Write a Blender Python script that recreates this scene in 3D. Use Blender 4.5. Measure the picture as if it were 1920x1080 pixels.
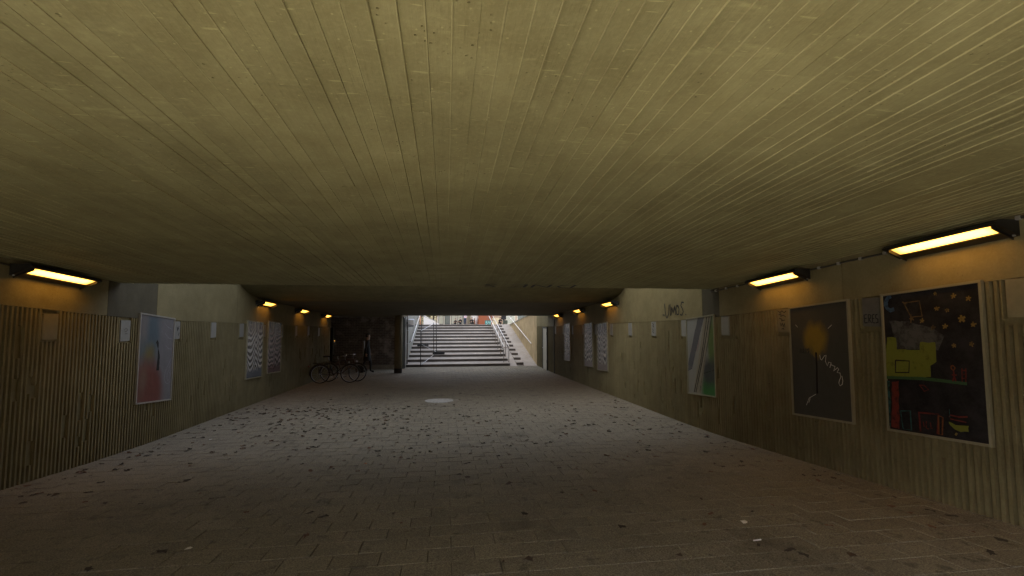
import bpy, bmesh, math, random
from mathutils import Vector, Matrix
R_ = math.radians
random.seed(11)
for o in list(bpy.data.objects): bpy.data.objects.remove(o)
sc = bpy.context.scene
COL = sc.collection

# ------------------------------------------------------------------ camera, sky, sun, exposure
CAMZ = 1.52
cam = bpy.data.cameras.new('camera'); camo = bpy.data.objects.new('camera', cam); COL.objects.link(camo)
camo.location = (0, 0, CAMZ); camo.rotation_euler = (R_(94.011), 0, R_(-8.028))
cam.sensor_width = 36; cam.lens = 870/1920*36; cam.clip_start = .05; cam.clip_end = 2000
sc.camera = camo
SUN_AZ, SUN_EL = R_(-122), R_(38)          # azimuth measured from +Y towards +X
w = bpy.data.worlds.new('World'); sc.world = w; w.use_nodes = True
nt = w.node_tree; bg = nt.nodes['Background']
sky = nt.nodes.new('ShaderNodeTexSky'); sky.sky_type = 'NISHITA'; sky.sun_disc = False
sky.sun_elevation = SUN_EL; sky.sun_rotation = SUN_AZ; sky.air_density = .65; sky.dust_density = 4.0; sky.ozone_density = .4
veil = nt.nodes.new('ShaderNodeHueSaturation'); veil.inputs['Saturation'].default_value = .38   # thin high haze whitens the blue
nt.links.new(sky.outputs[0], veil.inputs['Color']); nt.links.new(veil.outputs[0], bg.inputs[0]); bg.inputs[1].default_value = .14
sl = bpy.data.lights.new('sun', 'SUN'); sl.energy = 5.0; sl.angle = R_(1.5); sl.color = (1, .93, .82)
so = bpy.data.objects.new('sun', sl); COL.objects.link(so)
sd = Vector((math.sin(SUN_AZ)*math.cos(SUN_EL), math.cos(SUN_AZ)*math.cos(SUN_EL), math.sin(SUN_EL)))
so.rotation_euler = sd.to_track_quat('Z', 'Y').to_euler(); so.location = (0, 0, 30)
sc.view_settings.view_transform = 'Standard'; sc.view_settings.look = 'None'
sc.view_settings.exposure = 2.42; sc.view_settings.gamma = 1
sc.render.engine = 'CYCLES'
sc.cycles.max_bounces = 6; sc.cycles.diffuse_bounces = 5; sc.cycles.glossy_bounces = 2; sc.cycles.transmission_bounces = 1

# ------------------------------------------------------------------ profiles of the place (metres)
RX, LX = 4.85, -5.03
def FZ(y):                                   # paving level
    if y < 7: z = -.068*y
    elif y < 9.5:
        t = y-7; z = -.476-.068*t+.5*(.068-.024)/2.5*t*t
    elif y < 20.5: z = -.476-.115-.024*(y-9.5)
    else: z = -.591-.264-.010*(y-20.5)
    return z
def CZ(y): return .912-.0705*(y-3.3)+CAMZ    # near soffit
def DZ(y): return .60-.042*(y-13.1)+CAMZ     # far soffit
def RT(y): return FZ(y)+2.115                # top of the ribs
Y_IN, Y_D1, Y_D2, Y_D3 = -1.3, 8.0, 12.0, 22.0
Y_ST, N_ST, TREAD, RISE, INC = 24.85, 12, .975, .136, .044
Z_ST = FZ(Y_ST); Z_LAND = Z_ST+N_ST*RISE+(N_ST-1)*INC; Y_LAND = Y_ST+(N_ST-1)*TREAD

# ------------------------------------------------------------------ helpers
ORG = {}
class MB:
    def __init__(s): s.v = []; s.f = []; s.m = []
    def add(s, vs, fs, mi=0):
        b = len(s.v); s.v += [tuple(p) for p in vs]
        for q in fs: s.f.append(tuple(b+i for i in q)); s.m.append(mi)
    def box(s, a, b, mi=0):
        x0, y0, z0 = a; x1, y1, z1 = b
        s.add([(x0,y0,z0),(x1,y0,z0),(x1,y1,z0),(x0,y1,z0),(x0,y0,z1),(x1,y0,z1),(x1,y1,z1),(x0,y1,z1)],
              [(0,3,2,1),(4,5,6,7),(0,1,5,4),(1,2,6,5),(2,3,7,6),(3,0,4,7)], mi)
    def prism(s, poly, ax, a, b, mi=0):      # poly of 2D points, extruded along axis ax
        def P(p, t):
            if ax == 0: return (t, p[0], p[1])
            if ax == 1: return (p[0], t, p[1])
            return (p[0], p[1], t)
        n = len(poly)
        s.add([P(p, a) for p in poly]+[P(p, b) for p in poly],
              [tuple(range(n))[::-1], tuple(range(n, 2*n))]+[(i, (i+1) % n, n+(i+1) % n, n+i) for i in range(n)], mi)
    def tube(s, pts, r, n=8, cap=True, mi=0):
        pts = [Vector(p) for p in pts]; rs = r if isinstance(r, (list, tuple)) else [r]*len(pts)
        rings = []; up = None
        for i, p in enumerate(pts):
            d = (pts[min(i+1, len(pts)-1)]-pts[max(i-1, 0)]).normalized()
            if up is None:
                up = Vector((0, 0, 1)) if abs(d.z) < .9 else Vector((1, 0, 0))
            a = d.cross(up).normalized(); up = a.cross(d).normalized()
            rings.append([p+(a*math.cos(2*math.pi*k/n)+up*math.sin(2*math.pi*k/n))*rs[i] for k in range(n)])
        vs = [q for rg in rings for q in rg]; fs = []
        for i in range(len(pts)-1):
            for k in range(n):
                k2 = (k+1) % n; fs.append((i*n+k, i*n+k2, (i+1)*n+k2, (i+1)*n+k))
        if cap: fs.append(tuple(range(n))[::-1]); fs.append(tuple((len(pts)-1)*n+k for k in range(n)))
        s.add(vs, fs, mi)
    def torus(s, c, ax, R, r, n=28, m=6, mi=0):
        c = Vector(c); ax = Vector(ax).normalized()
        a = ax.orthogonal().normalized(); b = ax.cross(a)
        vs = []; fs = []
        for i in range(n):
            t = 2*math.pi*i/n; d = a*math.cos(t)+b*math.sin(t)
            for k in range(m):
                q = 2*math.pi*k/m; vs.append(c+d*(R+r*math.cos(q))+ax*r*math.sin(q))
        for i in range(n):
            for k in range(m):
                fs.append((i*m+k, ((i+1) % n)*m+k, ((i+1) % n)*m+(k+1) % m, i*m+(k+1) % m))
        s.add(vs, fs, mi)
    def ribbon(s, pts, wd, nrm, lift=0, mi=0):
        # flat painted stroke on a surface with normal nrm
        nrm = Vector(nrm).normalized(); pts = [Vector(p)+nrm*lift for p in pts]
        L = []; Q = []
        for i, p in enumerate(pts):
            d = (pts[min(i+1, len(pts)-1)]-pts[max(i-1, 0)])
            if d.length < 1e-6: d = Vector((0, 0, 1))
            e = d.normalized().cross(nrm)*(wd*.5*random.uniform(.8, 1.15)); L.append(p-e); Q.append(p+e)
        n = len(pts)
        s.add(L+Q, [(i, i+1, n+i+1, n+i) for i in range(n-1)], mi)
    def build(s, name, mat, parent=None, smooth=False, org=None, bevel=0):
        o3 = Vector(org) if org is not None else (ORG[parent.name] if parent else Vector((0, 0, 0)))
        me = bpy.data.meshes.new(name)
        me.from_pydata([tuple(Vector(p)-o3) for p in s.v], [], s.f)
        mats = mat if isinstance(mat, (list, tuple)) else [mat]
        for m in mats: me.materials.append(m)
        me.polygons.foreach_set('material_index', s.m)
        if smooth: me.polygons.foreach_set('use_smooth', [True]*len(s.f))
        me.update()
        bm = bmesh.new(); bm.from_mesh(me); bmesh.ops.recalc_face_normals(bm, faces=bm.faces)
        if bevel: bmesh.ops.bevel(bm, geom=list(bm.edges), offset=bevel, segments=2, affect='EDGES', clamp_overlap=True)
        bm.to_mesh(me); bm.free()
        o = bpy.data.objects.new(name, me); COL.objects.link(o)
        ORG[o.name] = o3
        if parent:
            o.parent = parent; o.location = o3-ORG[parent.name]
        else: o.location = o3
        return o
def tag(o, label=None, cat=None, group=None, kind=None):
    if label: o['label'] = label
    if cat: o['category'] = cat
    if group: o['group'] = group
    if kind: o['kind'] = kind
    return o
def thing(name, label, cat, loc, group=None):
    o = bpy.data.objects.new(name, None); COL.objects.link(o); o.location = loc
    o.empty_display_size = .1; ORG[o.name] = Vector(loc)
    return tag(o, label, cat, group)
def inst(mesh, name, parent, loc, rot=(0, 0, 0)):
    o = bpy.data.objects.new(name, mesh); COL.objects.link(o)
    if parent: o.parent = parent; o.location = Vector(loc)-ORG[parent.name]
    else: o.location = loc
    o.rotation_euler = rot
    return o
def stations(a, b, st):
    n = max(1, int(math.ceil((b-a)/st))); return [a+(b-a)*i/n for i in range(n+1)]
def strip(mb, x0, x1, ys, lo, hi, mi=0):     # slab between x0,x1 following lo(y)..hi(y)
    n = len(ys); vs = []
    for y in ys: vs += [(x0, y, lo(y)), (x1, y, lo(y)), (x1, y, hi(y)), (x0, y, hi(y))]
    fs = [(0, 1, 2, 3), tuple((n-1)*4+i for i in (3, 2, 1, 0))]
    for i in range(n-1):
        a = i*4; b = a+4
        for k in range(4): k2 = (k+1) % 4; fs.append((a+k, b+k, b+k2, a+k2))
    mb.add(vs, fs, mi)

# ------------------------------------------------------------------ materials
def newmat(name):
    m = bpy.data.materials.new(name); m.use_nodes = True
    return m, m.node_tree, m.node_tree.nodes['Principled BSDF']
def N(t, kind, **kw):
    n = t.nodes.new(kind)
    for k, v in kw.items(): setattr(n, k, v)
    return n
def noise(t, vec, scale, detail=4, rough=.6, dist=0):
    n = N(t, 'ShaderNodeTexNoise'); n.inputs['Scale'].default_value = scale; n.inputs['Detail'].default_value = detail
    n.inputs['Roughness'].default_value = rough; n.inputs['Distortion'].default_value = dist
    t.links.new(vec, n.inputs['Vector']); return n.outputs['Fac']
def ramp(t, fac, stops):
    r = N(t, 'ShaderNodeValToRGB'); t.links.new(fac, r.inputs[0]); e = r.color_ramp.elements
    while len(e) < len(stops): e.new(.5)
    for i, (p, c) in enumerate(stops):
        e[i].position = p; e[i].color = (c, c, c, 1) if isinstance(c, (int, float)) else (*c, 1)
    return r.outputs[0]
def mixc(t, fac, a, b, mode='MIX'):
    m = N(t, 'ShaderNodeMix', data_type='RGBA', blend_type=mode)
    for s, v in ((m.inputs[0], fac), (m.inputs[6], a), (m.inputs[7], b)):
        if isinstance(v, (int, float)): s.default_value = v
        elif isinstance(v, tuple): s.default_value = (*v, 1)
        else: t.links.new(v, s)
    return m.outputs[2]
def mapping(t, vec, scale, loc=(0, 0, 0)):
    m = N(t, 'ShaderNodeMapping'); m.inputs['Scale'].default_value = scale; m.inputs['Location'].default_value = loc
    t.links.new(vec, m.inputs[0]); return m.outputs[0]
def position(t): return N(t, 'ShaderNodeNewGeometry').outputs['Position']
def mathn(t, op, a, b=None):
    m = N(t, 'ShaderNodeMath', operation=op)
    for i, v in enumerate((a, b)):
        if v is None: continue
        if isinstance(v, (int, float)): m.inputs[i].default_value = v
        else: t.links.new(v, m.inputs[i])
    return m.outputs[0]
def bump(t, b, h, dist, strength=1.0, prev=None):
    n = N(t, 'ShaderNodeBump'); n.inputs['Strength'].default_value = strength; n.inputs['Distance'].default_value = dist
    t.links.new(h, n.inputs['Height'])
    if prev: t.links.new(prev, n.inputs['Normal'])
    t.links.new(n.outputs[0], b.inputs['Normal']); return n.outputs[0]
def plain(name, col, rough=.6, metal=0, var=.12, scale=8, bmp=0, spec=.5):
    m, t, b = newmat(name); p = N(t, 'ShaderNodeTexCoord').outputs['Object']
    f = noise(t, p, scale); c = mixc(t, f, tuple(x*(1-var*1.6) for x in col), tuple(min(1, x*(1+var*1.6)) for x in col))
    t.links.new(c, b.inputs['Base Color']); b.inputs['Roughness'].default_value = rough; b.inputs['Metallic'].default_value = metal
    b.inputs['Specular IOR Level'].default_value = spec
    if bmp: bump(t, b, noise(t, p, scale*4), bmp)
    return m
def concrete(name, col, grain=None, dirt=.35, bmp=.004, rough=.75, pits=True, rnd=.10, spots=False):
    m, t, b = newmat(name); p = position(t)
    big = noise(t, p, .55, 3, .6); mid = noise(t, p, 3.2, 4, .65); fine = noise(t, p, 42, 3, .7)
    c = mixc(t, ramp(t, big, [(.3, 0), (.7, 1)]), tuple(x*.80 for x in col), tuple(x*1.12 for x in col))
    c = mixc(t, ramp(t, mid, [(.35, 0), (.68, 1)]), mixc(t, 1.0, c, (.80, .78, .74), 'MULTIPLY'), c)
    c = mixc(t, mathn(t, 'MULTIPLY', ramp(t, fine, [(.45, 0), (.8, 1)]), .25), c, tuple(x*1.5 for x in col))
    oi = N(t, 'ShaderNodeObjectInfo').outputs['Random']
    if rnd:
        k = mathn(t, 'ADD', mathn(t, 'MULTIPLY', oi, 2*rnd), 1-rnd)
        cc = N(t, 'ShaderNodeCombineColor')
        for i in range(3): t.links.new(k, cc.inputs[i])
        c = mixc(t, 1.0, c, cc.outputs[0], 'MULTIPLY')
    if dirt:
        st = noise(t, mapping(t, p, (3.5, 3.5, .35)), 2.2, 3, .7)
        c = mixc(t, mathn(t, 'MULTIPLY', ramp(t, st, [(.5, 0), (.75, 1)]), dirt), c, (.05, .045, .03))
    h = mathn(t, 'MULTIPLY', fine, .35); h = mathn(t, 'ADD', h, mathn(t, 'MULTIPLY', noise(t, p, 9, 3, .65), 1.0))
    if grain:
        g = noise(t, mapping(t, p, grain), 1.0, 3, .7); h = mathn(t, 'ADD', h, mathn(t, 'MULTIPLY', g, .6))
    if pits:
        v = N(t, 'ShaderNodeTexVoronoi'); v.inputs['Scale'].default_value = 26; t.links.new(p, v.inputs['Vector'])
        pit = ramp(t, v.outputs['Distance'], [(.05, 0), (.16, 1)])
        msk = ramp(t, noise(t, p, 2.3, 1), [(.56, 1), (.64, 0)])
        pm = mathn(t, 'MAXIMUM', pit, msk); h = mathn(t, 'ADD', h, mathn(t, 'MULTIPLY', pm, .9))
        c = mixc(t, pm, mixc(t, 1.0, c, (.55, .52, .48), 'MULTIPLY'), c)
    if spots:                                # knots left by the boards and pale scuffs
        v2 = N(t, 'ShaderNodeTexVoronoi'); v2.inputs['Scale'].default_value = 1.0; v2.inputs['Randomness'].default_value = 1
        t.links.new(mapping(t, p, (5.2, 2.6, 1)), v2.inputs['Vector'])
        k2 = ramp(t, v2.outputs['Distance'], [(.05, 1), (.11, 0)]); c = mixc(t, mathn(t, 'MULTIPLY', k2, .3), c, tuple(min(1, x*1.35) for x in col))
        sc2 = ramp(t, noise(t, mapping(t, p, (1.6, 6, 1)), 1.1, 4, .75), [(.60, 0), (.72, 1)])
        c = mixc(t, mathn(t, 'MULTIPLY', sc2, .45), c, tuple(min(1, x*1.45) for x in col))
        ds = ramp(t, noise(t, mapping(t, p, (7, 55, 1)), 1.0, 1, .5), [(.72, 0), (.76, 1)])
        v3 = N(t, 'ShaderNodeTexVoronoi'); v3.inputs['Scale'].default_value = 21; t.links.new(p, v3.inputs['Vector'])
        ds = mathn(t, 'MAXIMUM', ds, ramp(t, v3.outputs['Distance'], [(.07, 1), (.12, 0)]))
        c = mixc(t, mathn(t, 'MULTIPLY', ds, .45), c, tuple(min(1, x*1.7) for x in col))
    t.links.new(c, b.inputs['Base Color']); b.inputs['Roughness'].default_value = rough
    b.inputs['Specular IOR Level'].default_value = .25
    bump(t, b, h, bmp); return m
M = {}
OLIVE = (.365, .342, .178)
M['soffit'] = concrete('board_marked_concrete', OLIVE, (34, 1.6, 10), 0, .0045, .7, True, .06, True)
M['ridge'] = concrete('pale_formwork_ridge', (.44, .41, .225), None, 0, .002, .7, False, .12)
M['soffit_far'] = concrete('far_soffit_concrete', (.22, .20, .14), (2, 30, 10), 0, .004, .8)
M['fascia'] = concrete('olive_fascia_concrete', (.27, .245, .14), None, .2, .004, .85)  # olive tone of the far deck's front edge
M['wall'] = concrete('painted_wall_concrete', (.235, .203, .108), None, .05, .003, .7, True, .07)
M['dark_bay'] = concrete('darker_concrete_bay', (.085, .076, .050), None, .3, .003, .8)  # darker concrete tone for the bay beside the near deck edge
M['ribwall'] = concrete('ribbed_wall_concrete', (.205, .178, .096), None, .05, .003, .7, True, .09)
M['wall_dark'] = concrete('darker_wall_concrete', (.30, .26, .15), None, .4, .003, .7, True, .05)
M['raw'] = concrete('raw_concrete', (.36, .34, .29), None, .35, .004, .8)
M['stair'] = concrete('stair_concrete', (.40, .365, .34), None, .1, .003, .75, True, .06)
M['riser'] = concrete('shaded_riser_concrete', (.105, .093, .086), None, .3, .003, .8, True, .06)  # riser shade put into the colour, much darker than the treads
M['stairwall'] = concrete('stair_wall_concrete', (.60, .49, .32), (14, 14, .7), .35, .004, .75)
M['coolwall'] = concrete('cool_grey_concrete', (.34, .35, .33), (14, 14, .7), .3, .004, .75)
def paver_mat():
    m, t, b = newmat('paver_concrete'); p = position(t); oi = N(t, 'ShaderNodeObjectInfo').outputs['Random']
    big = noise(t, p, .5, 3, .6); fine = noise(t, p, 95, 2, .75); mid = noise(t, p, 4, 4, .7)
    c = mixc(t, big, (.172, .155, .120), (.245, .223, .174))
    c = mixc(t, mathn(t, 'MULTIPLY', ramp(t, mid, [(.42, 0), (.75, 1)]), .55), c, (.105, .092, .078))
    c = mixc(t, mathn(t, 'MULTIPLY', ramp(t, fine, [(.5, 0), (.64, 1)]), .62), c, (.40, .365, .28))
    c = mixc(t, mathn(t, 'MULTIPLY', ramp(t, fine, [(.34, 1), (.47, 0)]), .68), c, (.045, .04, .032))
    k = mathn(t, 'ADD', mathn(t, 'MULTIPLY', oi, .14), .93); cc = N(t, 'ShaderNodeCombineColor')
    for i in range(3): t.links.new(k, cc.inputs[i])
    c = mixc(t, 1.0, c, cc.outputs[0], 'MULTIPLY')
    st = noise(t, p, 1.3, 4, .7); c = mixc(t, mathn(t, 'MULTIPLY', ramp(t, st, [(.58, 0), (.72, 1)]), .5), c, (.06, .052, .045))
    sm = noise(t, p, 6.5, 3, .6); c = mixc(t, mathn(t, 'MULTIPLY', ramp(t, sm, [(.62, 0), (.70, 1)]), .55), c, (.045, .038, .03))
    t.links.new(c, b.inputs['Base Color']); b.inputs['Roughness'].default_value = .8; b.inputs['Specular IOR Level'].default_value = .3
    bump(t, b, mathn(t, 'ADD', fine, mathn(t, 'MULTIPLY', mid, 1.2)), .0035); return m
M['paver'] = paver_mat()
M['joint'] = plain('joint_sand', (.075, .066, .052), .95, 0, .3, 30)
M['alu'] = plain('brushed_aluminium', (.55, .55, .54), .42, .85, .1, 20)
M['frame'] = plain('dull_aluminium_frame', (.26, .245, .17), .55, .2, .1, 20)
M['steel'] = plain('galvanised_steel', (.50, .52, .55), .38, .9, .1, 12)
M['whiterail'] = plain('white_painted_steel', (.78, .78, .80), .35, .1, .05, 12)
M['darkmetal'] = plain('dark_painted_metal', (.028, .026, .024), .5, .3, .2, 15)
M['housing'] = plain('lamp_housing_black', (.020, .019, .017), .45, .2, .25, 15)
M['rubber'] = plain('black_rubber', (.018, .018, .019), .8, 0, .2, 20)
M['plate'] = plain('pale_wall_plate', (.24, .24, .22), .6, 0, .12, 14)
M['plate_olive'] = plain('olive_wall_plate', (.20, .18, .115), .6, 0, .15, 14)
M['plate_grey'] = plain('grey_wall_plate', (.115, .11, .10), .55, 0, .2, 12)
M['blackpaint'] = plain('black_spray_paint', (.012, .012, .014), .6, 0, .2, 30)
M['whitechalk'] = plain('white_marker', (.55, .55, .50), .7, 0, .3, 40)
M['doorpale'] = plain('pale_painted_door', (.55, .54, .50), .5, 0, .08, 5)
M['silver'] = plain('silver_housing', (.62, .66, .74), .3, .6, .06, 8)
M['cable'] = plain('grey_cable', (.06, .055, .045), .6, 0, .2, 30)
M['cladding'] = plain('grey_green_cladding', (.17, .19, .18), .5, .2, .1, 6)
def brickmat():
    m, t, b = newmat('dark_brick'); p = mapping(t, position(t), (1, 1, 1)); s = N(t, 'ShaderNodeSeparateXYZ'); t.links.new(p, s.inputs[0])
    cb = N(t, 'ShaderNodeCombineXYZ'); t.links.new(s.outputs[0], cb.inputs[0]); t.links.new(s.outputs[2], cb.inputs[1])
    br = N(t, 'ShaderNodeTexBrick'); t.links.new(cb.outputs[0], br.inputs['Vector']); br.inputs['Scale'].default_value = 1
    br.inputs['Brick Width'].default_value = .25; br.inputs['Row Height'].default_value = .083; br.inputs['Mortar Size'].default_value = .010
    br.inputs['Color1'].default_value = (.15, .115, .10, 1); br.inputs['Color2'].default_value = (.10, .085, .08, 1); br.inputs['Mortar'].default_value = (.24, .22, .20, 1)
    c = mixc(t, mathn(t, 'MULTIPLY', ramp(t, noise(t, position(t), 2.2, 6, .7), [(.5, 0), (.62, 1)]), .6), br.outputs[0], (.42, .38, .34))
    t.links.new(c, b.inputs['Base Color']); b.inputs['Roughness'].default_value = .85
    h = mathn(t, 'SUBTRACT', 1.0, br.outputs['Fac']); bump(t, b, h, .008); return m
M['brick'] = brickmat()
def emit(name, col, st, ends=False):
    m, t, b = newmat(name); b.inputs['Base Color'].default_value = (.8, .75, .6, 1)
    b.inputs['Emission Color'].default_value = (*col, 1); b.inputs['Emission Strength'].default_value = st
    b.inputs['Roughness'].default_value = .4
    if ends:                                 # emission falls off towards the ends and edges of the cover
        g = N(t, 'ShaderNodeSeparateXYZ'); t.links.new(N(t, 'ShaderNodeTexCoord').outputs['Generated'], g.inputs[0])
        e = ramp(t, g.outputs[1], [(0, .10), (.10, .9), (.5, 1.1), (.90, .9), (1, .10)])
        e2 = ramp(t, g.outputs[0], [(0, .55), (.3, 1), (.7, 1), (1, .6)])
        t.links.new(mathn(t, 'MULTIPLY', mathn(t, 'MULTIPLY', e, e2), st), b.inputs['Emission Strength'])
    return m
M['lampglow'] = emit('lamp_diffuser_glow', (1.0, .46, .06), 2.3, True)
M['lampglow_far'] = emit('lamp_diffuser_glow_far', (1.0, .42, .05), 1.35, True)
M['amber'] = emit('amber_indicator_glow', (1, .42, .08), .6)
def chalk(name, col, base=(.02, .02, .02), cover=.5, sc_=16):
    m, t, b = newmat(name); p = position(t)
    f = ramp(t, noise(t, p, sc_, 8, .75), [(max(0, cover-.14), 0), (cover+.06, 1)])
    t.links.new(mixc(t, f, base, col), b.inputs['Base Color']); b.inputs['Roughness'].default_value = .85; b.inputs['Specular IOR Level'].default_value = .12
    return m
def painting(name, bgc, blobs, gloss=.35, side='L', nz=.10, dim=1.0):
    # flat print: soft-edged colour fields in the sheet's own coordinates
    bgc = tuple(x*dim for x in bgc); blobs = [b_[:4]+(tuple(x*dim for x in b_[4]),)+b_[5:] for b_ in blobs]
    m, t, b = newmat(name); g = N(t, 'ShaderNodeTexCoord').outputs['Generated']; s = N(t, 'ShaderNodeSeparateXYZ'); t.links.new(g, s.inputs[0])
    u = s.outputs[1] if side == 'L' else mathn(t, 'SUBTRACT', 1.0, s.outputs[1])
    cb = N(t, 'ShaderNodeCombineXYZ'); t.links.new(u, cb.inputs[0]); t.links.new(s.outputs[2], cb.inputs[1]); uv = cb.outputs[0]
    nn = N(t, 'ShaderNodeTexNoise'); nn.inputs['Scale'].default_value = 5; nn.inputs['Detail'].default_value = 8; nn.inputs['Roughness'].default_value = .65
    t.links.new(uv, nn.inputs['Vector'])
    sub = N(t, 'ShaderNodeVectorMath', operation='SUBTRACT'); t.links.new(nn.outputs['Color'], sub.inputs[0]); sub.inputs[1].default_value = (.5, .5, .5)
    scl = N(t, 'ShaderNodeVectorMath', operation='SCALE'); t.links.new(sub.outputs[0], scl.inputs[0]); scl.inputs['Scale'].default_value = nz*2
    add = N(t, 'ShaderNodeVectorMath', operation='ADD'); t.links.new(uv, add.inputs[0]); t.links.new(scl.outputs[0], add.inputs[1]); uvw = add.outputs[0]
    c = mixc(t, noise(t, uv, 7, 8, .7), tuple(x*.7 for x in bgc), tuple(min(1, x*1.25) for x in bgc))
    for (cu, cv, ru, rv, col, soft, rot) in blobs:
        mp = N(t, 'ShaderNodeMapping', vector_type='TEXTURE'); t.links.new(uvw, mp.inputs[0])
        mp.inputs['Location'].default_value = (cu, cv, 0); mp.inputs['Rotation'].default_value = (0, 0, R_(rot)); mp.inputs['Scale'].default_value = (ru, rv, 1)
        ln = N(t, 'ShaderNodeVectorMath', operation='LENGTH'); t.links.new(mp.outputs[0], ln.inputs[0])
        f = ramp(t, mathn(t, 'MULTIPLY', ln.outputs['Value'], .5), [((1-soft)/2, 1), (min(.999, (1+soft)/2), 0)])
        c = mixc(t, f, c, mixc(t, noise(t, uvw, 11, 6, .7), tuple(x*.75 for x in col), tuple(min(1, x*1.2) for x in col)))
    t.links.new(c, b.inputs['Base Color']); b.inputs['Roughness'].default_value = gloss
    bump(t, b, noise(t, uv, 3, 3), .01); return m
def zebra(name, c1, c2, bottom, seed):
    # wavy bands and top streaks: reflections in glossy sheet, painted into the colour
    m, t, b = newmat(name); g = N(t, 'ShaderNodeTexCoord').outputs['Generated']; s = N(t, 'ShaderNodeSeparateXYZ'); t.links.new(g, s.inputs[0])
    cb = N(t, 'ShaderNodeCombineXYZ'); t.links.new(s.outputs[1], cb.inputs[0]); t.links.new(s.outputs[2], cb.inputs[1]); cb.inputs[2].default_value = seed
    uv = cb.outputs[0]
    wv = noise(t, mapping(t, uv, (2.6, 1.1, 1)), 1.0, 1, .4)
    x2 = mathn(t, 'ABSOLUTE', mathn(t, 'SUBTRACT', s.outputs[1], .55))
    ph = mathn(t, 'ADD', mathn(t, 'MULTIPLY', s.outputs[2], 60), mathn(t, 'MULTIPLY', wv, 34))
    ph = mathn(t, 'ADD', ph, mathn(t, 'MULTIPLY', mathn(t, 'SINE', mathn(t, 'MULTIPLY', x2, 7)), 6))
    k = mathn(t, 'ADD', mathn(t, 'MULTIPLY', mathn(t, 'SINE', ph), .5), .5)
    c = mixc(t, ramp(t, k, [(.35, 0), (.72, 1)]), c1, c2)
    top = ramp(t, s.outputs[2], [(.70, 0), (.9, 1)])
    vs = ramp(t, noise(t, mapping(t, uv, (9, 1.0, 1)), 1, 3), [(.45, 0), (.62, 1)])
    c = mixc(t, top, c, mixc(t, vs, (.06, .05, .05), (.30, .26, .22)))
    c = mixc(t, ramp(t, s.outputs[2], [(.10, 1), (.2, 0)]), c, bottom)
    t.links.new(c, b.inputs['Base Color']); b.inputs['Roughness'].default_value = .22
    bump(t, b, wv, .02, .5); return m

# ------------------------------------------------------------------ ground and floor
GB = FZ(Y_IN)
def behind(y):                              # ramp rising behind the camera
    return -.068*max(y, -24)
mb = MB(); ys = stations(Y_IN, Y_ST+.05, .5)
strip(mb, -9.2, RX+.3, ys, lambda y: FZ(y)-.35, lambda y: FZ(y)-.014)
floor_o = tag(mb.build('paved_floor', M['joint']), kind='structure')
PW, PD, GAP = .352, .2435, .0055
def paver_mesh(i):
    rnd = random.Random(i); a, b = (PW-GAP)/2, (PD-GAP)/2; ch = .0022
    bm = MB(); vs = []
    jit = lambda: rnd.uniform(-.0012, .0012)
    for (x, y) in ((-a, -b), (a, -b), (a, b), (-a, b)): vs.append((x+jit(), y+jit(), -.03))
    for (x, y) in ((-a, -b), (a, -b), (a, b), (-a, b)): vs.append((x+jit(), y+jit(), -ch))
    for (x, y) in ((-a+ch, -b+ch), (a-ch, -b+ch), (a-ch, b-ch), (-a+ch, b-ch)): vs.append((x, y, rnd.uniform(-.001, .001)))
    fs = [(8, 9, 10, 11)]
    for k in range(4):
        k2 = (k+1) % 4; fs += [(k, k2, 4+k2, 4+k), (4+k, 4+k2, 8+k2, 8+k)]
    return vs, fs
PV = [paver_mesh(i) for i in range(6)]
PM = []
for vs, fs in PV:
    me = bpy.data.meshes.new('paver'); me.from_pydata(vs, [], fs); me.materials.append(M['paver']); PM.append(me)
yaw, pit = R_(8.028), R_(4.011)
fwv = Vector((math.sin(yaw)*math.cos(pit), math.cos(yaw)*math.cos(pit), math.sin(pit))); rtv = Vector((math.cos(yaw), -math.sin(yaw), 0)); upv = rtv.cross(fwv)
def project(p):
    q = Vector(p)-Vector((0, 0, CAMZ)); z = q.dot(fwv)
    if z < .1: return (-9999, -9999)
    return (960+870*q.dot(rtv)/z, 540-870*q.dot(upv)/z)
slots = []; row = 0; y = Y_IN+PD/2
MHC = (-.18, 13.1)
while y < Y_ST-.02:
    off = (row % 2)*PW/2; xmin = LX if y < 21.2 else -9.0
    x = LX-.02+off+ (0 if y < 21.2 else -12*PW)
    x -= PW*.5
    while x-PW/2 < RX+.02:
        if x > xmin-.16 and math.hypot(x-MHC[0], y-MHC[1]) > .44:
            slots.append((x, y))
        x += PW
    y += PD; row += 1
vis = [s for s in slots if s[1] > 1.0]
def inframe(s):
    u, v = project((s[0], s[1], FZ(s[1]))); return -40 < u < 1960 and v < 1110
vis = sorted([s for s in vis if inframe(s)], key=lambda s: s[1])[:300]; visset = set(vis)
for i, (x, y) in enumerate(vis):
    sl_ = (FZ(y+.1)-FZ(y-.1))/.2
    inst(PM[i*7 % 6], 'paver', floor_o, (x, y, FZ(y)+random.uniform(-.002, .002)),
         (math.atan(sl_)+random.uniform(-.004, .004), random.uniform(-.004, .004), random.uniform(-.004, .004)))
mb = MB()
for (x, y) in slots:
    if (x, y) in visset: continue
    vs, fs = random.choice(PV); sl_ = (FZ(y+.1)-FZ(y-.1))/.2; dz = random.uniform(-.002, .002); tx, ty = random.uniform(-.004, .004), random.uniform(-.004, .004)
    mb.add([(x+p[0], y+p[1], FZ(y)+dz+p[2]+p[1]*(sl_+ty)+p[0]*tx) for p in vs], fs)
tag(mb.build('distant_paving_blocks', M['paver'], floor_o), kind='stuff')

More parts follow.
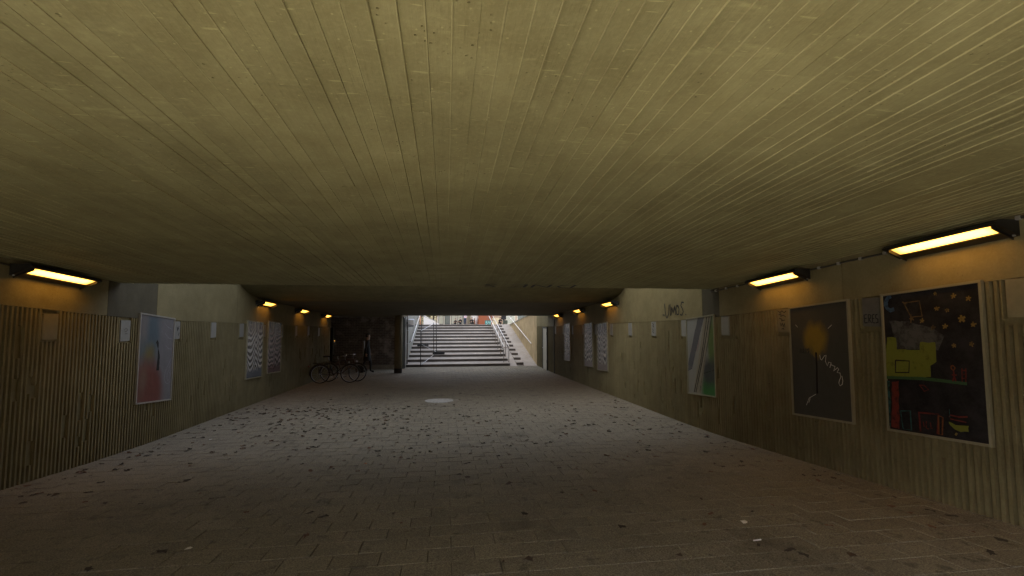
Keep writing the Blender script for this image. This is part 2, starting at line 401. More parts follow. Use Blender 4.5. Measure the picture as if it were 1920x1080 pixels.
# land around: behind the entrance, the plaza beyond the stairs, the bank over the walls
M['ground'] = plain('weathered_ground_paving', (.50, .465, .40), .85, 0, .12, 1.5)
M['plaza'] = plain('plaza_paving', (.42, .39, .36), .8, 0, .10, .8)
M['asphalt'] = plain('asphalt', (.06, .06, .062), .9, 0, .15, 3)
M['grass'] = plain('bank_turf', (.06, .085, .03), .9, 0, .3, 2)
mb = MB(); ys = [Y_IN-.001-i*3 for i in range(12)]+[-200]
vs = []
for yy in ys: vs += [(-60, yy, behind(yy)-.004), (60, yy, behind(yy)-.004)]
mb.add(vs, [(2*i, 2*i+1, 2*i+3, 2*i+2) for i in range(len(ys)-1)])
tag(mb.build('entrance_forecourt', M['ground']), kind='structure')
mb = MB(); vs = []
for yy in ys: vs += [(2.0, yy, behind(yy)+.004), (60, yy, behind(yy)+.004)]
mb.add(vs, [(2*i, 2*i+1, 2*i+3, 2*i+2) for i in range(len(ys)-1)])
tag(mb.build('added_dark_lawn', M['grass']), kind='structure')  # added out of view, dark so less light bounces in on the right
def PZ(y): return Z_LAND-.009*max(0, y-Y_LAND)
mb = MB(); ys = [Y_LAND+.001, 60, 110, 200]; vs = []
for yy in ys: vs += [(-160, yy, PZ(yy)), (160, yy, PZ(yy))]
mb.add(vs, [(2*i, 2*i+1, 2*i+3, 2*i+2) for i in range(3)])
mb.box((-160, 24.9, Z_LAND-.5), (-2.5, Y_LAND-.002, Z_LAND-.006)); mb.box((RX+.45, 24.9, Z_LAND-.5), (160, Y_LAND-.002, Z_LAND-.006))
tag(mb.build('plaza', M['plaza']), kind='structure')
for sx, xa, xb in ((1, RX+.42, 160), (-1, -160, LX-.42)):
    mb = MB()
    if sx > 0: mb.box((xa, Y_IN+.1, -1), (xb, 24.6, 3.12))
    else:
        mb.box((xa, Y_IN+.1, -1), (xb, 20.8, 3.12)); mb.box((-160, 20.8, -1), (-9.3, 24.6, 3.12))
    tag(mb.build('embankment', M['grass']), kind='structure')

# ------------------------------------------------------------------ near bridge deck with board-marked soffit
T1 = lambda y: CZ(y)+1.05
deck = thing('bridge_deck', 'near concrete bridge deck with board-marked olive soffit spanning the underpass', 'bridge', (0, 2.7, 2.4))
mb = MB(); strip(mb, LX-.40, RX+.40, [Y_IN, Y_D1], lambda y: CZ(y)+.012, T1)
mb.build('slab', M['soffit'], deck)
mb = MB(); mb.box((LX-.40, Y_D1-.30, T1(Y_D1)-.2), (RX+.40, Y_D1-.002, T1(Y_D1)+.80)); mb.build('parapet', M['raw'], deck)
mb = MB(); mb.box((LX-.40, Y_IN+.002, T1(Y_IN)-.2), (RX+.40, Y_IN+.30, T1(Y_IN)+.45)); mb.build('parapet', M['raw'], deck)
BW = .0893; nb = int((RX-LX)/BW)+1; nseg = 0
x = LX+.002
slope_c = -.0705
bi = 0
while x < RX-.01:
    bw = min(BW+random.uniform(-.006, .006), RX-.004-x)
    cuts = [Y_IN+.01]
    ncut = 2 if (bi % 5 in (0, 2, 3)) else 1
    cs = sorted(random.uniform(.3, 7.3) if k == 0 else random.uniform(1.2, 5.5) for k in range(ncut))
    cuts += [c for c in cs if c-cuts[-1] > .5]; cuts.append(Y_D1-.004)
    for a, b in zip(cuts[:-1], cuts[1:]):
        dz = random.gauss(0, .0018); mb = MB(); n = max(2, int((b-a)/.16)); vs = []; fs = []; ms = []
        fin = random.random() < .92; fh = random.uniform(.0025, .0068); tl = random.gauss(0, .0012)
        side = 0
        for i in range(n+1):
            yy = a+(b-a)*i/n + (.0015 if i == 0 else (-.0015 if i == n else 0)); zz = CZ(yy)+dz; wv = random.uniform(-.0012, .0012)
            f = fh*random.choice((.7, .85, 1, 1.1, .95, .5)) if fin else .0002
            vs += [(x+.0008, yy, CZ(yy)+.013), (x+.0008, yy, zz+tl), (x+bw-.0062+wv, yy, zz-tl), (x+bw-.0030+wv, yy, zz-f-tl), (x+bw-.0004+wv*.3, yy, zz-f*.8-tl), (x+bw-.0004, yy, CZ(yy)+.013)]
        for i in range(n):
            for k in range(5): fs.append((i*6+k, i*6+k+1, (i+1)*6+k+1, (i+1)*6+k)); ms.append(1 if fin and k in (2, 3, 4) else 0)
        fs += [(0, 1, 2, 3, 4, 5), tuple(n*6+k for k in (5, 4, 3, 2, 1, 0))]
        mb.add(vs, fs); mb.m = ms+[0, 0]; mb.build('board', [M['soffit'], M['ridge']], deck, org=(x, a, CZ(a))); nseg += 1
    x += bw; bi += 1
print('boards', nseg)

# ------------------------------------------------------------------ far bridge deck
deck2 = thing('bridge_deck', 'far concrete bridge deck beyond the daylight gap, rounded front edge', 'bridge', (0, 17, 2.1))
prof = [(Y_D2, 3.3), (Y_D2, CAMZ+1.05), (Y_D2+.10, CAMZ+.95), (Y_D2+.28, CAMZ+.86), (Y_D2+.50, CAMZ+.78), (Y_D2+.78, CAMZ+.70), (Y_D2+1.1, CAMZ+.64), (Y_D2+1.5, CAMZ+.585), (13.2, DZ(13.2)), (16, DZ(16)), (19, DZ(19)), (Y_D3, DZ(Y_D3)), (Y_D3, 3.2)]
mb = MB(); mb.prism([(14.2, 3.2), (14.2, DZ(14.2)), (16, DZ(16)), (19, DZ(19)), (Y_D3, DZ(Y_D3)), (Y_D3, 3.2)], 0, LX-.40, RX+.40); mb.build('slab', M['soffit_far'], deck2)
mb = MB(); mb.prism(prof[:8]+[(14.199, DZ(14.2)), (14.199, 3.3)], 0, LX-.40, RX+.40); fo_ = mb.build('rounded_fascia', M['fascia'], deck2)
for p_ in fo_.data.polygons: p_.use_smooth = len(p_.vertices) == 4 and p_.center.z < 2.5
mb = MB(); mb.box((LX-.4, Y_D2+.002, 3.15), (RX+.4, Y_D2+.3, 3.95)); mb.build('parapet', M['raw'], deck2)
mb = MB(); mb.box((LX-.4, Y_D3-.3, 3.1), (RX+.4, Y_D3-.002, 4.05)); mb.build('parapet', M['raw'], deck2)
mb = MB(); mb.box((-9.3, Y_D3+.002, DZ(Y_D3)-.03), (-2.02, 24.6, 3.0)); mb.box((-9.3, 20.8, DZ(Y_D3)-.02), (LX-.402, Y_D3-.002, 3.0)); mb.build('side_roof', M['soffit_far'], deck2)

# ------------------------------------------------------------------ side walls with ribs and plates
RIBP = .0632; GROOVE = .040
def rib_mesh(kind, seed):
    r = random.Random(seed); H = 2.112; mb = MB(); ha, hb = .0180, .0130
    gaps = []
    if kind:
        for _ in range(kind):
            g = r.uniform(.15, 1.75); gaps.append((g, g+r.uniform(.06, .42)))
        gaps.sort()
    cur = 0; segs = []
    for a, b in gaps:
        if a > cur+.03: segs.append((cur, a))
        cur = max(cur, b)
    segs.append((cur, H))
    for a, b in segs:
        n = 2; vs = []
        ja, jb = r.uniform(-.012, .012), r.uniform(-.012, .012)
        if a == 0: ja = 0
        if b == H: jb = 0
        vs = [(0, -ha, a), (0, ha, a), (-GROOVE+.001, hb, a+ja), (-GROOVE+.001, -hb, a-ja), (0, -ha, b), (0, ha, b), (-GROOVE+.001, hb, b+jb), (-GROOVE+.001, -hb, b-jb)]
        mb.add(vs, [(0, 1, 2, 3), (7, 6, 5, 4), (1, 5, 6, 2), (2, 6, 7, 3), (3, 7, 4, 0)])
    return mb.v, mb.f
RIBK = [rib_mesh(0, 1), rib_mesh(0, 2), rib_mesh(0, 3)]+[rib_mesh(1, 10+i) for i in range(9)]+[rib_mesh(2, 30+i) for i in range(5)]
RIBM = []
for vs, fs in RIBK:
    pair = []
    for sgn in (1, -1):
        me = bpy.data.meshes.new('rib'); me.from_pydata([(p[0]*sgn, p[1], p[2]) for p in vs], [], fs if sgn > 0 else [f[::-1] for f in fs])
        me.materials.append(M['ribwall']); pair.append(me)
    RIBM.append(pair)
PLATE_R = [3.30+1.425*k for k in range(13)]
PLATE_L = [6.74-1.425*2, 6.74-1.425]+[6.74+1.412*k for k in range(10)]
def plate_z(y): return RT(y)
def side_wall(sgn, X, label, y_end, plates):
    w_ = thing('side_wall', label, 'wall', (X, 10, FZ(10)))
    out = X+sgn*.40; base = X+sgn*GROOVE
    ys = stations(Y_IN, y_end, .5)
    mb = MB(); strip(mb, base, out, ys, lambda y: FZ(y)-.3, lambda y: RT(y)-.001); mb.build('ribbed_panel_backing', M['ribwall'], w_)
    # smooth upper band, in bays so that the joints show
    def top(y):
        if y < Y_D1-.25: return CZ(y)+.011 if y > Y_IN-1 else 2.6
        if y <= Y_D2+.1: return 3.62
        return DZ(max(y, 13.2))-.0 if y < Y_D3 else 2.0
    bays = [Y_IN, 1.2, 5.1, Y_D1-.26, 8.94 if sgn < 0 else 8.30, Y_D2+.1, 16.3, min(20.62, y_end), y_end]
    for a, b in zip(bays[:-1], bays[1:]):
        if b-a < .05: continue
        mb = MB(); pr = 0 if (a+b)/2 < 8.5 else .0
        hi = (lambda y: 3.62) if Y_D1-.3 < a < Y_D2 else ((lambda y: CZ(y)+.011) if b < Y_D1 else (lambda y: DZ(y)+.02 if y > 13.15 else CAMZ+.95))
        if a > 20: hi = lambda y: DZ(min(y, Y_D3))+.02 if y < Y_D3 else 2.35
        strip(mb, X+sgn*random.uniform(0, .004), out, stations(a+.004, b-.004, .5), RT, hi); mb.build('upper_band', M['dark_bay'] if Y_D1-.3 < a < Y_D1 else M['wall'], w_)
    # ribs
    sel = []; yy = Y_IN+.05
    while yy < y_end-.03:
        sel.append(yy)
        yy += RIBP
    lo = 3.05 if sgn > 0 else 5.6
    under = lambda y: any(abs(y-p) < .142 for p in plates)
    near = [y for y in sel if y >= lo and not under(y)][:290]
    shorts = [y for y in sel if lo <= y <= 12 and under(y)][:30]; sh_set = set(shorts); ns = set(near); rest = MB()
    for y in sel:
        if y in ns: continue
        vs, fs = random.choice(RIBK) if not under(y) else RIBK[0]; z0 = FZ(y); k_ = 1.0 if not under(y) else (2.112-.40)/2.112
        if y in sh_set:
            o_ = inst(RIBM[0][0 if sgn > 0 else 1], 'rib', w_, (base, y, z0)); o_.scale = (1, 1, k_); continue
        rest.add([(base+p[0]*sgn, y+p[1], z0+p[2]*k_) for p in vs], fs)
    for y in near:
        q = random.random(); i = random.randrange(3) if q < .70 else (3+random.randrange(9) if q < .93 else 12+random.randrange(5))
        inst(RIBM[i][0 if sgn > 0 else 1], 'rib', w_, (base, y, FZ(y)))
    tag(rest.build('further_ribs', M['ribwall'], w_), kind='stuff')
    # small plates at the head of the ribs
    for k, p in enumerate(plates):
        if p > y_end: continue
        z = plate_z(p); hh = .33; dz = .012 if (sgn > 0) else random.choice((.02, .05, .012))
        mb = MB(); mb.box((X-sgn*.006, p-.112, z-hh-dz), (X+sgn*(GROOVE-.002), p+.112, z-dz))
        mt = M['plate']
        if sgn > 0: mt = [M['plate_olive'], M['plate_grey'], M['plate_olive'], M['plate'], M['plate'], M['plate'], M['plate']][min(k, 6)]
        elif k == 2: mt = M['plate_olive']
        pl = mb.build('wall_plate', mt, w_, bevel=.004)
        mb = MB(); mb.box((X-sgn*.004, p-.155, z-hh-dz-.02), (X+sgn*(GROOVE-.003), p-.142, z-.004)); mb.box((X-sgn*.004, p+.142, z-hh-dz-.02), (X+sgn*(GROOVE-.003), p+.155, z-.004)); mb.build('plate_edge', M['wall'], w_)
    return w_
wallR = side_wall(1, RX, 'right-hand ribbed olive concrete wall with a smooth upper band', 24.84, PLATE_R)
wallL = side_wall(-1, LX, 'left-hand ribbed olive concrete wall ending at the dark recess', 21.2, PLATE_L)
# drip strip: joint post where the ribbed cladding ends on the right wall
mb = MB(); mb.box((RX-.03, 20.60, FZ(20.6)), (RX-.001, 20.66, DZ(20.6)-.1)); mb.build('joint_strip', M['darkmetal'], wallR)
mb = MB(); mb.box((LX-.40, 21.2, FZ(21)-.2), (LX+.001, 21.32, DZ(21.3)+.02)); mb.build('wall_end', M['wall_dark'], wallL)

# ------------------------------------------------------------------ lamps
def lamp(y0, y1, sgn, X, ceil, label, far=False):
    yc = (y0+y1)/2; L = thing('wall_lamp', label, 'lamp', (X, yc, ceil(yc)-.2), 'strip lamps along the walls')
    d, a, b, c = (.235, .050, .090, .190) if not far else (.22, .06, .09, .18)
    def sec(y, off):
        z = ceil(y); return [Vector((X-sgn*.001, y, z-a)), Vector((X-sgn*(d-.03), y, z-a)), Vector((X-sgn*d, y, z-a-.025)), Vector((X-sgn*d, y, z-b)), Vector((X-sgn*.001, y, z-c))]
    # housing: top, front, back and the rim of the sloping underside
    mb = MB(); A = sec(y0, 0); B = sec(y1, 0); n = 5
    mb.add(A+B, [(0, 1, 6, 5), (1, 2, 7, 6), (2, 3, 8, 7), (4, 0, 5, 9), (0, 4, 3, 2, 1), (5, 6, 7, 8, 9)])
    def und(t, s, lift=0):                   # point on the sloping underside, t across (0 front..1 wall), s along
        p = (A[3]*(1-t)+A[4]*t)*(1-s)+(B[3]*(1-t)+B[4]*t)*s
        return p+Vector((0, 0, lift))
    t0, t1, s0, s1 = (.10, .66, .055, .945) if not far else (.08, .80, .10, .90)
    o = [und(0, 0), und(1, 0), und(1, 1), und(0, 1)]; i_ = [und(t0, s0), und(t1, s0), und(t1, s1), und(t0, s1)]
    r_ = [p+Vector((0, 0, .018)) for p in i_]
    mb.add(o+i_+r_, [(k, (k+1) % 4, 4+(k+1) % 4, 4+k) for k in range(4)]+[(4+k, 4+(k+1) % 4, 8+(k+1) % 4, 8+k) for k in range(4)])
    mb.build('housing', M['housing'], L)
    mb = MB(); mb.add([p+Vector((0, 0, .012)) for p in i_], [(0, 1, 2, 3)]); mb.build('diffuser', M['lampglow_far' if far else 'lampglow'], L)
    # end cheeks standing proud of the diffuser
    hgt = .022 if not far else .05
    for s in (s0, s1):
        m2 = MB(); e = .012*(1 if s == s1 else -1)
        p = [und(t0, s), und(1, s)]; q = [v-Vector((0, 0, hgt)) for v in p]
        q[1] = p[1]-Vector((0, 0, hgt)); off = Vector((0, e, 0))
        m2.add(p+[q[1], q[0]]+[v+off for v in p+[q[1], q[0]]], [(0, 1, 2, 3), (7, 6, 5, 4), (0, 4, 5, 1), (1, 5, 6, 2), (2, 6, 7, 3), (3, 7, 4, 0)])
        m2.build('end_cheek', M['housing'], L)
    for s in (s0-.03, s1+.03):
        m2 = MB(); p = und(.9, s); m2.tube([p+Vector((0, 0, .004)), p-Vector((0, 0, .010))], .012, 8); m2.build('screw', M['steel'], L)
    return L
lamp(3.28, 4.33, 1, RX, CZ, 'nearest lit strip lamp on the right wall, above the black chalk drawing')
lamp(5.60, 6.66, 1, RX, CZ, 'second lit strip lamp on the right wall, above the yellow flower board')
lamp(6.12, 7.24, -1, LX, CZ, 'nearest lit strip lamp on the left wall')
for k, y in enumerate((12.64, 15.83, 19.02)):
    lamp(y, y+1.08, 1, RX, DZ, ['first', 'middle', 'last'][k]+' small lit lamp on the right wall under the far deck', True)
for k, y in enumerate((13.18, 16.42, 19.70)):
    lamp(y, y+1.08, -1, LX, DZ, ['first', 'middle', 'last'][k]+' small lit lamp on the left wall under the far deck', True)
# cables between the lamps
def cable(pts, label, r=.011):
    t = thing('cable_conduit', label, 'cable', pts[0]); mb = MB(); mb.tube(pts, r, 8); mb.build('conduit', M['cable'], t, True)
    for a in range(1, len(pts), 2):
        p = Vector(pts[a]); m2 = MB(); m2.box(p-Vector((.018, .02, .018)), p+Vector((.018, .02, .018))); m2.build('clip', M['alu'], t, bevel=.005)
cable([(RX-.022, y, CZ(y)-.075+random.uniform(-.006, .006)) for y in stations(4.34, 5.58, .17)], 'dark cable run between the two near right wall lamps')
cable([(RX-.03, y, CZ(y)-.05+random.uniform(-.015, .015)) for y in stations(2.2, 3.26, .1)], 'clipped cable entering the nearest right wall lamp', .014)
cable([(RX-.022, y, CZ(y)-.06+random.uniform(-.006, .006)) for y in stations(6.68, 7.95, .16)], 'cable leaving the second right lamp towards the daylight gap')
cable([(LX+.022, y, CZ(y)-.07+random.uniform(-.006, .006)) for y in stations(4.2, 6.1, .2)], 'dark cable entering the nearest left wall lamp')

# ------------------------------------------------------------------ posters
def poster(sgn, X, y0, ztop, label, sheet_mat, slope=.08, W=1.0, H=1.5, frame_mat=None, depth=.035):
    """y0 near edge; ztop = top (camera-relative) at near edge"""
    P = thing('poster_frame', label, 'poster', (X, y0+W/2, ztop+CAMZ-H), 'framed posters on the walls')
    zt = lambda y: ztop+CAMZ-slope*(y-y0); fw_ = .024
    xs0, xs1 = X-sgn*.002, X-sgn*depth
    def bar(ya, yb, ta, tb, nm):             # part of the frame between y and drop below the top edge
        mb = MB(); lo, hi = min(xs0, xs1), max(xs0, xs1); vs = []
        for x in (lo, hi):
            for (yy, dd) in ((ya, ta), (yb, ta), (yb, tb), (ya, tb)): vs.append((x, yy, zt(yy)-dd))
        mb.add(vs, [(0, 1, 2, 3), (7, 6, 5, 4), (0, 4, 5, 1), (1, 5, 6, 2), (2, 6, 7, 3), (3, 7, 4, 0)])
        mb.build(nm, frame_mat or M['frame'], P)
    bar(y0, y0+W, 0, fw_, 'frame_bar'); bar(y0, y0+W, H-fw_, H, 'frame_bar')
    bar(y0, y0+fw_, fw_+.0005, H-fw_-.0005, 'frame_bar'); bar(y0+W-fw_, y0+W, fw_+.0005, H-fw_-.0005, 'frame_bar')
    xs = X-sgn*(depth-.014); mb = MB(); vs = []
    for x in (xs, xs+sgn*.006):
        for (yy, dd) in ((y0+fw_, fw_), (y0+W-fw_, fw_), (y0+W-fw_, H-fw_), (y0+fw_, H-fw_)): vs.append((x, yy, zt(yy)-dd))
    mb.add(vs, [(0, 1, 2, 3), (7, 6, 5, 4), (0, 4, 5, 1), (1, 5, 6, 2), (2, 6, 7, 3), (3, 7, 4, 0)])
    sh = mb.build('sheet', sheet_mat, P)
    def pt(u, v):
        yy = y0+W*(1-u) if sgn > 0 else y0+W*u
        return Vector((xs, yy, zt(yy)-H*(1-v)))
    nrm = Vector((-sgn, 0, 0)); lift = [.0012]
    def stroke(nm, lines, wd, mat):
        mb = MB(); lift[0] += .0004
        for l in lines: mb.ribbon([pt(*q) for q in l], wd, nrm, lift[0])
        mb.build(nm, mat, sh)
    def field(nm, poly, mat):
        mb = MB(); lift[0] += .0004
        c = (sum(p[0] for p in poly)/len(poly), sum(p[1] for p in poly)/len(poly))
        # ragged hand-painted edge
        pts = []
        for a, b in zip(poly, poly[1:]+poly[:1]):
            n = max(2, int(math.hypot(b[0]-a[0], b[1]-a[1])/.03))
            for i in range(n):
                t = i/n; pts.append((a[0]+(b[0]-a[0])*t+random.uniform(-.006, .006), a[1]+(b[1]-a[1])*t+random.uniform(-.004, .004)))
        mb.add([pt(*q)+nrm*lift[0] for q in pts], [tuple(range(len(pts)))]); mb.build(nm, mat, sh)
    P2 = type('X', (), {})(); P2.o = P; P2.stroke = stroke; P2.field = field
    return P2
BLACK = (.014, .013, .015)
M['blackboard'] = chalk('black_drawing_ground', (.028, .026, .028), BLACK, .55, 5)
M['c_yellow'] = chalk('yellow_chalk', (.23, .16, .045), BLACK, .45, 30)
M['c_green'] = chalk('yellow_green_paint', (.155, .17, .03), (.04, .045, .016), .40, 14)
M['c_line'] = chalk('green_paint_line', (.045, .10, .045), BLACK, .36, 20)
M['c_red'] = chalk('red_paint', (.14, .028, .023), BLACK, .46, 16)
M['c_orange'] = chalk('orange_chalk', (.19, .065, .025), BLACK, .42, 22)
M['c_blue'] = chalk('blue_chalk', (.05, .09, .15), BLACK, .46, 18)
M['c_teal'] = chalk('teal_chalk', (.03, .10, .095), BLACK, .5, 18)
M['c_grey'] = chalk('grey_chalk_smear', (.085, .085, .085), BLACK, .48, 7)
M['c_brown'] = chalk('brown_chalk', (.13, .085, .035), BLACK, .46, 22)
q = poster(1, RX, 3.575, .372, 'black poster with chalk stars, moon and yellow-green house drawing', M['blackboard'])
q.field('chalk_smear', [(.09, .80), (.30, .78), (.56, .72), (.645, .67), (.58, .577), (.163, .594)], M['c_grey'])
q.stroke('crescent_moon', [[(.12, .975), (.08, .965), (.058, .94), (.055, .915), (.07, .89), (.105, .873), (.15, .88)]], .045, M['c_blue'])
for k, (u, v) in enumerate([(.587, .952), (.755, .922), (.883, .897), (.593, .853), (.691, .836), (.813, .774), (.908, .732), (.663, .732), (.445, .78), (.733, .607), (.884, .614), (.55, .729), (.339, .801)]):
    s = (.034 if k == 5 else (.024 if k not in (4, 0) else .018)); a0 = random.uniform(-.3, .3); L_ = []
    for j in range(5):
        a = a0+math.pi/2+j*2*math.pi/5; e = s*random.uniform(.8, 1.25); L_.append([(u, v), (u+e*math.cos(a), v+e*.67*math.sin(a))])
    q.stroke('star', L_, .022 if k == 5 else .013, M['c_yellow'] if k < 11 else M['c_brown'])
q.stroke('kite_outline', [[(.265, .915), (.43, .918), (.45, .811), (.335, .812), (.265, .915)], [(.25, .925), (.29, .905)], [(.335, .83), (.33, .77)]], .014, M['c_brown'])
q.field('painted_house', [(.049, .679), (.152, .676), (.159, .588), (.407, .585), (.412, .635), (.565, .631), (.561, .502), (.504, .48), (.496, .402), (.013, .39)], M['c_green'])
q.stroke('house_window', [[(.137, .512), (.289, .507), (.277, .427), (.129, .424), (.137, .512)]], .016, M['blackboard'])
q.stroke('ground_line', [[(.012, .386), (.2, .388), (.406, .389), (.6, .381), (.826, .368)]], .032, M['c_line'])
q.field('red_bar', [(.082, .359), (.16, .361), (.138, .030), (.051, .030)], M['c_red'])
q.field('teal_edge', [(.005, .36), (.06, .36), (.04, .04), (.005, .04)], M['c_teal'])
q.stroke('teal_outline', [[(.163, .154), (.27, .162), (.27, .030), (.18, .03), (.163, .154)]], .014, M['c_teal'])
q.stroke('red_frame_drawing', [[(.365, .03), (.36, .157), (.552, .161), (.531, .03)]], .020, M['c_red'])
q.stroke('orange_frame_drawing', [[(.551, .151), (.592, .144), (.577, .03), (.545, .03), (.551, .151)]], .014, M['c_orange'])
q.stroke('red_scrawl', [[(.40, .10), (.405, .065)], [(.43, .105), (.425, .06), (.45, .055)], [(.47, .10), (.475, .06), (.49, .065)]], .010, M['c_red'])
q.field('boat_hull', [(.647, .122), (.70, .108), (.816, .112), (.813, .077), (.75, .066), (.70, .078), (.652, .10)], M['c_green'])
q.stroke('boat_deck', [[(.655, .15), (.66, .164), (.74, .158), (.815, .165)], [(.66, .14), (.80, .13)]], .013, M['c_red'])
q.stroke('small_figure', [[(.70, .475), (.718, .48), (.735, .465), (.718, .448), (.70, .46), (.70, .475)]], .012, M['c_orange'])
q.stroke('figure_body', [[(.72, .445), (.722, .41), (.705, .38)], [(.722, .41), (.735, .38)], [(.70, .42), (.745, .42)]], .014, M['c_red'])
q.stroke('ladder_drawing', [[(.795, .463), (.79, .38)], [(.828, .463), (.822, .378)]]+[[(.795, v), (.825, v)] for v in (.45, .425, .40)], .012, M['c_red'])
q.stroke('red_triangle', [[(.385, .346), (.431, .304), (.473, .317), (.434, .343), (.395, .345)]], .012, M['c_red'])
q.stroke('green_post', [[(.66, .15), (.66, .2)]], .006, M['c_teal'])
q.stroke('yellow_dot', [[(.70, .052), (.715, .045)]], .03, M['c_yellow'])
M['flower'] = painting('flower_board_print', (.060, .058, .050), [(.455, .70, .19, .125, (.30, .20, .02), .35, 0), (.47, .60, .07, .075, (.30, .20, .02), .4, 0), (.35, .66, .05, .05, (.27, .18, .02), .5, 0)], .7, 'R', .08, .8)
q = poster(1, RX, 5.0, .264, 'dark grey board with a yellow flower blot and white scribbled tag', M['flower'])
q.stroke('flower_stem', [[(.46, .574), (.462, .45), (.455, .33), (.45, .216)]], .03, M['blackboard'])
q.stroke('white_tag', [[(.521, .551), (.53, .515), (.548, .507), (.60, .545), (.624, .55), (.609, .496), (.636, .458), (.66, .49), (.698, .485), (.674, .442), (.69, .47), (.754, .454), (.731, .416), (.76, .43), (.79, .445), (.809, .433), (.78, .405), (.825, .402), (.835, .37), (.81, .34), (.80, .318), (.816, .297), (.85, .31), (.861, .34), (.85, .38)]], .010, M['whitechalk'])
q.stroke('black_tag', [[(.18, .57), (.19, .61), (.22, .60), (.20, .58), (.24, .575)], [(.25, .61), (.25, .57), (.29, .57), (.29, .61)], [(.35, .605), (.31, .60), (.34, .585), (.32, .567)]], .02, M['blackpaint'])
q.stroke('scratch_marks', [[(.12, .832), (.154, .807)], [(.673, .773), (.736, .802)], [(.255, .104), (.31, .17), (.428, .21)], [(.33, .17), (.30, .13)]], .007, M['whitechalk'])
M['abstract'] = painting('abstract_print', (.34, .32, .27), [(.10, .85, .35, .35, (.38, .39, .38), .5, 0), (.16, .35, .12, .35, (.34, .33, .30), .5, 0), (.92, .62, .14, .42, (.13, .20, .04), .4, 0), (.85, .10, .34, .16, (.035, .20, .03), .25, 0), (.85, .32, .32, .16, (.05, .055, .05), .35, 10), (.38, .70, .06, .12, (.32, .20, .20), .5, 0)], .55, 'R', .08, .62)
q = poster(1, RX, 7.87, .116, 'pale abstract poster with diagonal grey bands and green corners', M['abstract'])
M['p_slate'] = chalk('slate_paint', (.10, .10, .11), (.19, .18, .16), .40, 6)
M['p_beige'] = chalk('beige_paint', (.23, .205, .155), (.165, .145, .115), .45, 6)
M['p_dark'] = chalk('dark_brush_line', (.04, .035, .03), (.15, .135, .11), .45, 14)
q.field('slate_band', [(.44, .985), (.66, .985), (.18, .33), (.03, .30), (.05, .42)], M['p_slate'])
q.field('beige_band', [(.68, .985), (.90, .985), (.48, .03), (.22, .03)], M['p_beige'])
q.stroke('brush_line', [[(.84, .98), (.70, .70), (.55, .42), (.36, .12), (.30, .03)], [(.76, .98), (.62, .66), (.50, .42), (.24, .03)]], .03, M['p_dark'])
q.stroke('thin_line', [[(.92, .98), (.80, .72), (.62, .40), (.45, .05)], [(.60, .28), (.98, .33)]], .012, M['p_dark'])
M['zeb1'] = zebra('wavy_reflection_grey', (.045, .042, .042), (.48, .46, .44), (.20, .165, .155), 1.3)
M['zeb2'] = zebra('wavy_reflection_silver', (.05, .048, .048), (.55, .53, .51), (.22, .18, .17), 4.1)
M['zeb3'] = zebra('wavy_reflection_dim', (.06, .055, .05), (.40, .38, .36), (.19, .16, .15), 7.7)
M['zeb4'] = zebra('wavy_reflection_blue', (.05, .052, .05), (.45, .45, .43), (.07, .085, .11), 9.2)
M['zeb5'] = zebra('wavy_reflection_red', (.05, .035, .035), (.36, .30, .30), (.10, .05, .05), 13.6)
poster(1, RX, 13.55, -.032, 'glossy sheet of painted wavy reflections, nearest of three on the right under the far deck', M['zeb1'], .06)
poster(1, RX, 15.0, -.053, 'glossy sheet of painted wavy reflections, middle one of three on the right under the far deck', M['zeb2'], .05)
poster(1, RX, 17.83, -.084, 'glossy sheet of painted wavy reflections, farthest of three on the right under the far deck', M['zeb3'], .05)
poster(-1, LX, 12.66, .012, 'glossy sheet of painted wavy reflections with bluish foot on the left wall', M['zeb4'], .05, 1.05)
poster(-1, LX, 14.06, 0, 'glossy sheet of painted wavy reflections with reddish tint on the left wall', M['zeb5'], .06, 1.1)
M['paint_l1'] = painting('red_and_blue_painting', (.36, .35, .37), [(.14, .80, .16, .40, (.36, .33, .32), .5, 0), (.38, .80, .17, .34, (.17, .24, .29), .5, 0), (.16, .56, .22, .15, (.22, .27, .28), .5, 0), (.30, .55, .13, .10, (.34, .28, .10), .6, 0), (.30, .46, .09, .06, (.25, .30, .24), .6, 0), (.20, .14, .42, .36, (.32, .13, .095), .3, 0), (.40, .18, .34, .24, (.32, .10, .075), .35, -30), (.15, .28, .10, .13, (.36, .20, .14), .5, 0)], .6, 'L', .07, .42)
q = poster(-1, LX, 8.45, .132, 'painting of a dark tower over red ground on the left wall', M['paint_l1'], .09, frame_mat=M['alu'])
M['p_tower'] = chalk('tower_paint', (.03, .03, .03), (.10, .09, .08), .42, 12)
M['p_lilac'] = chalk('lilac_line', (.27, .26, .29), (.19, .185, .20), .45, 16)
q.field('painted_tower', [(.47, .69), (.51, .72), (.55, .69), (.55, .62), (.60, .54), (.60, .36), (.52, .36), (.54, .52), (.53, .62)], M['p_tower'])
q.stroke('looped_line', [[(.96, .52), (.86, .42), (.78, .34), (.76, .26), (.82, .21), (.90, .20), (.96, .25)], [(.96, .46), (.90, .39), (.85, .32), (.84, .27), (.88, .235), (.93, .26), (.94, .32), (.90, .34)]], .013, M['p_lilac'])
q.stroke('brush_arc', [[(.70, .92), (.80, .88), (.92, .86)], [(.72, .80), (.84, .75), (.95, .74)], [(.75, .66), (.85, .62), (.95, .62)]], .012, M['p_lilac'])

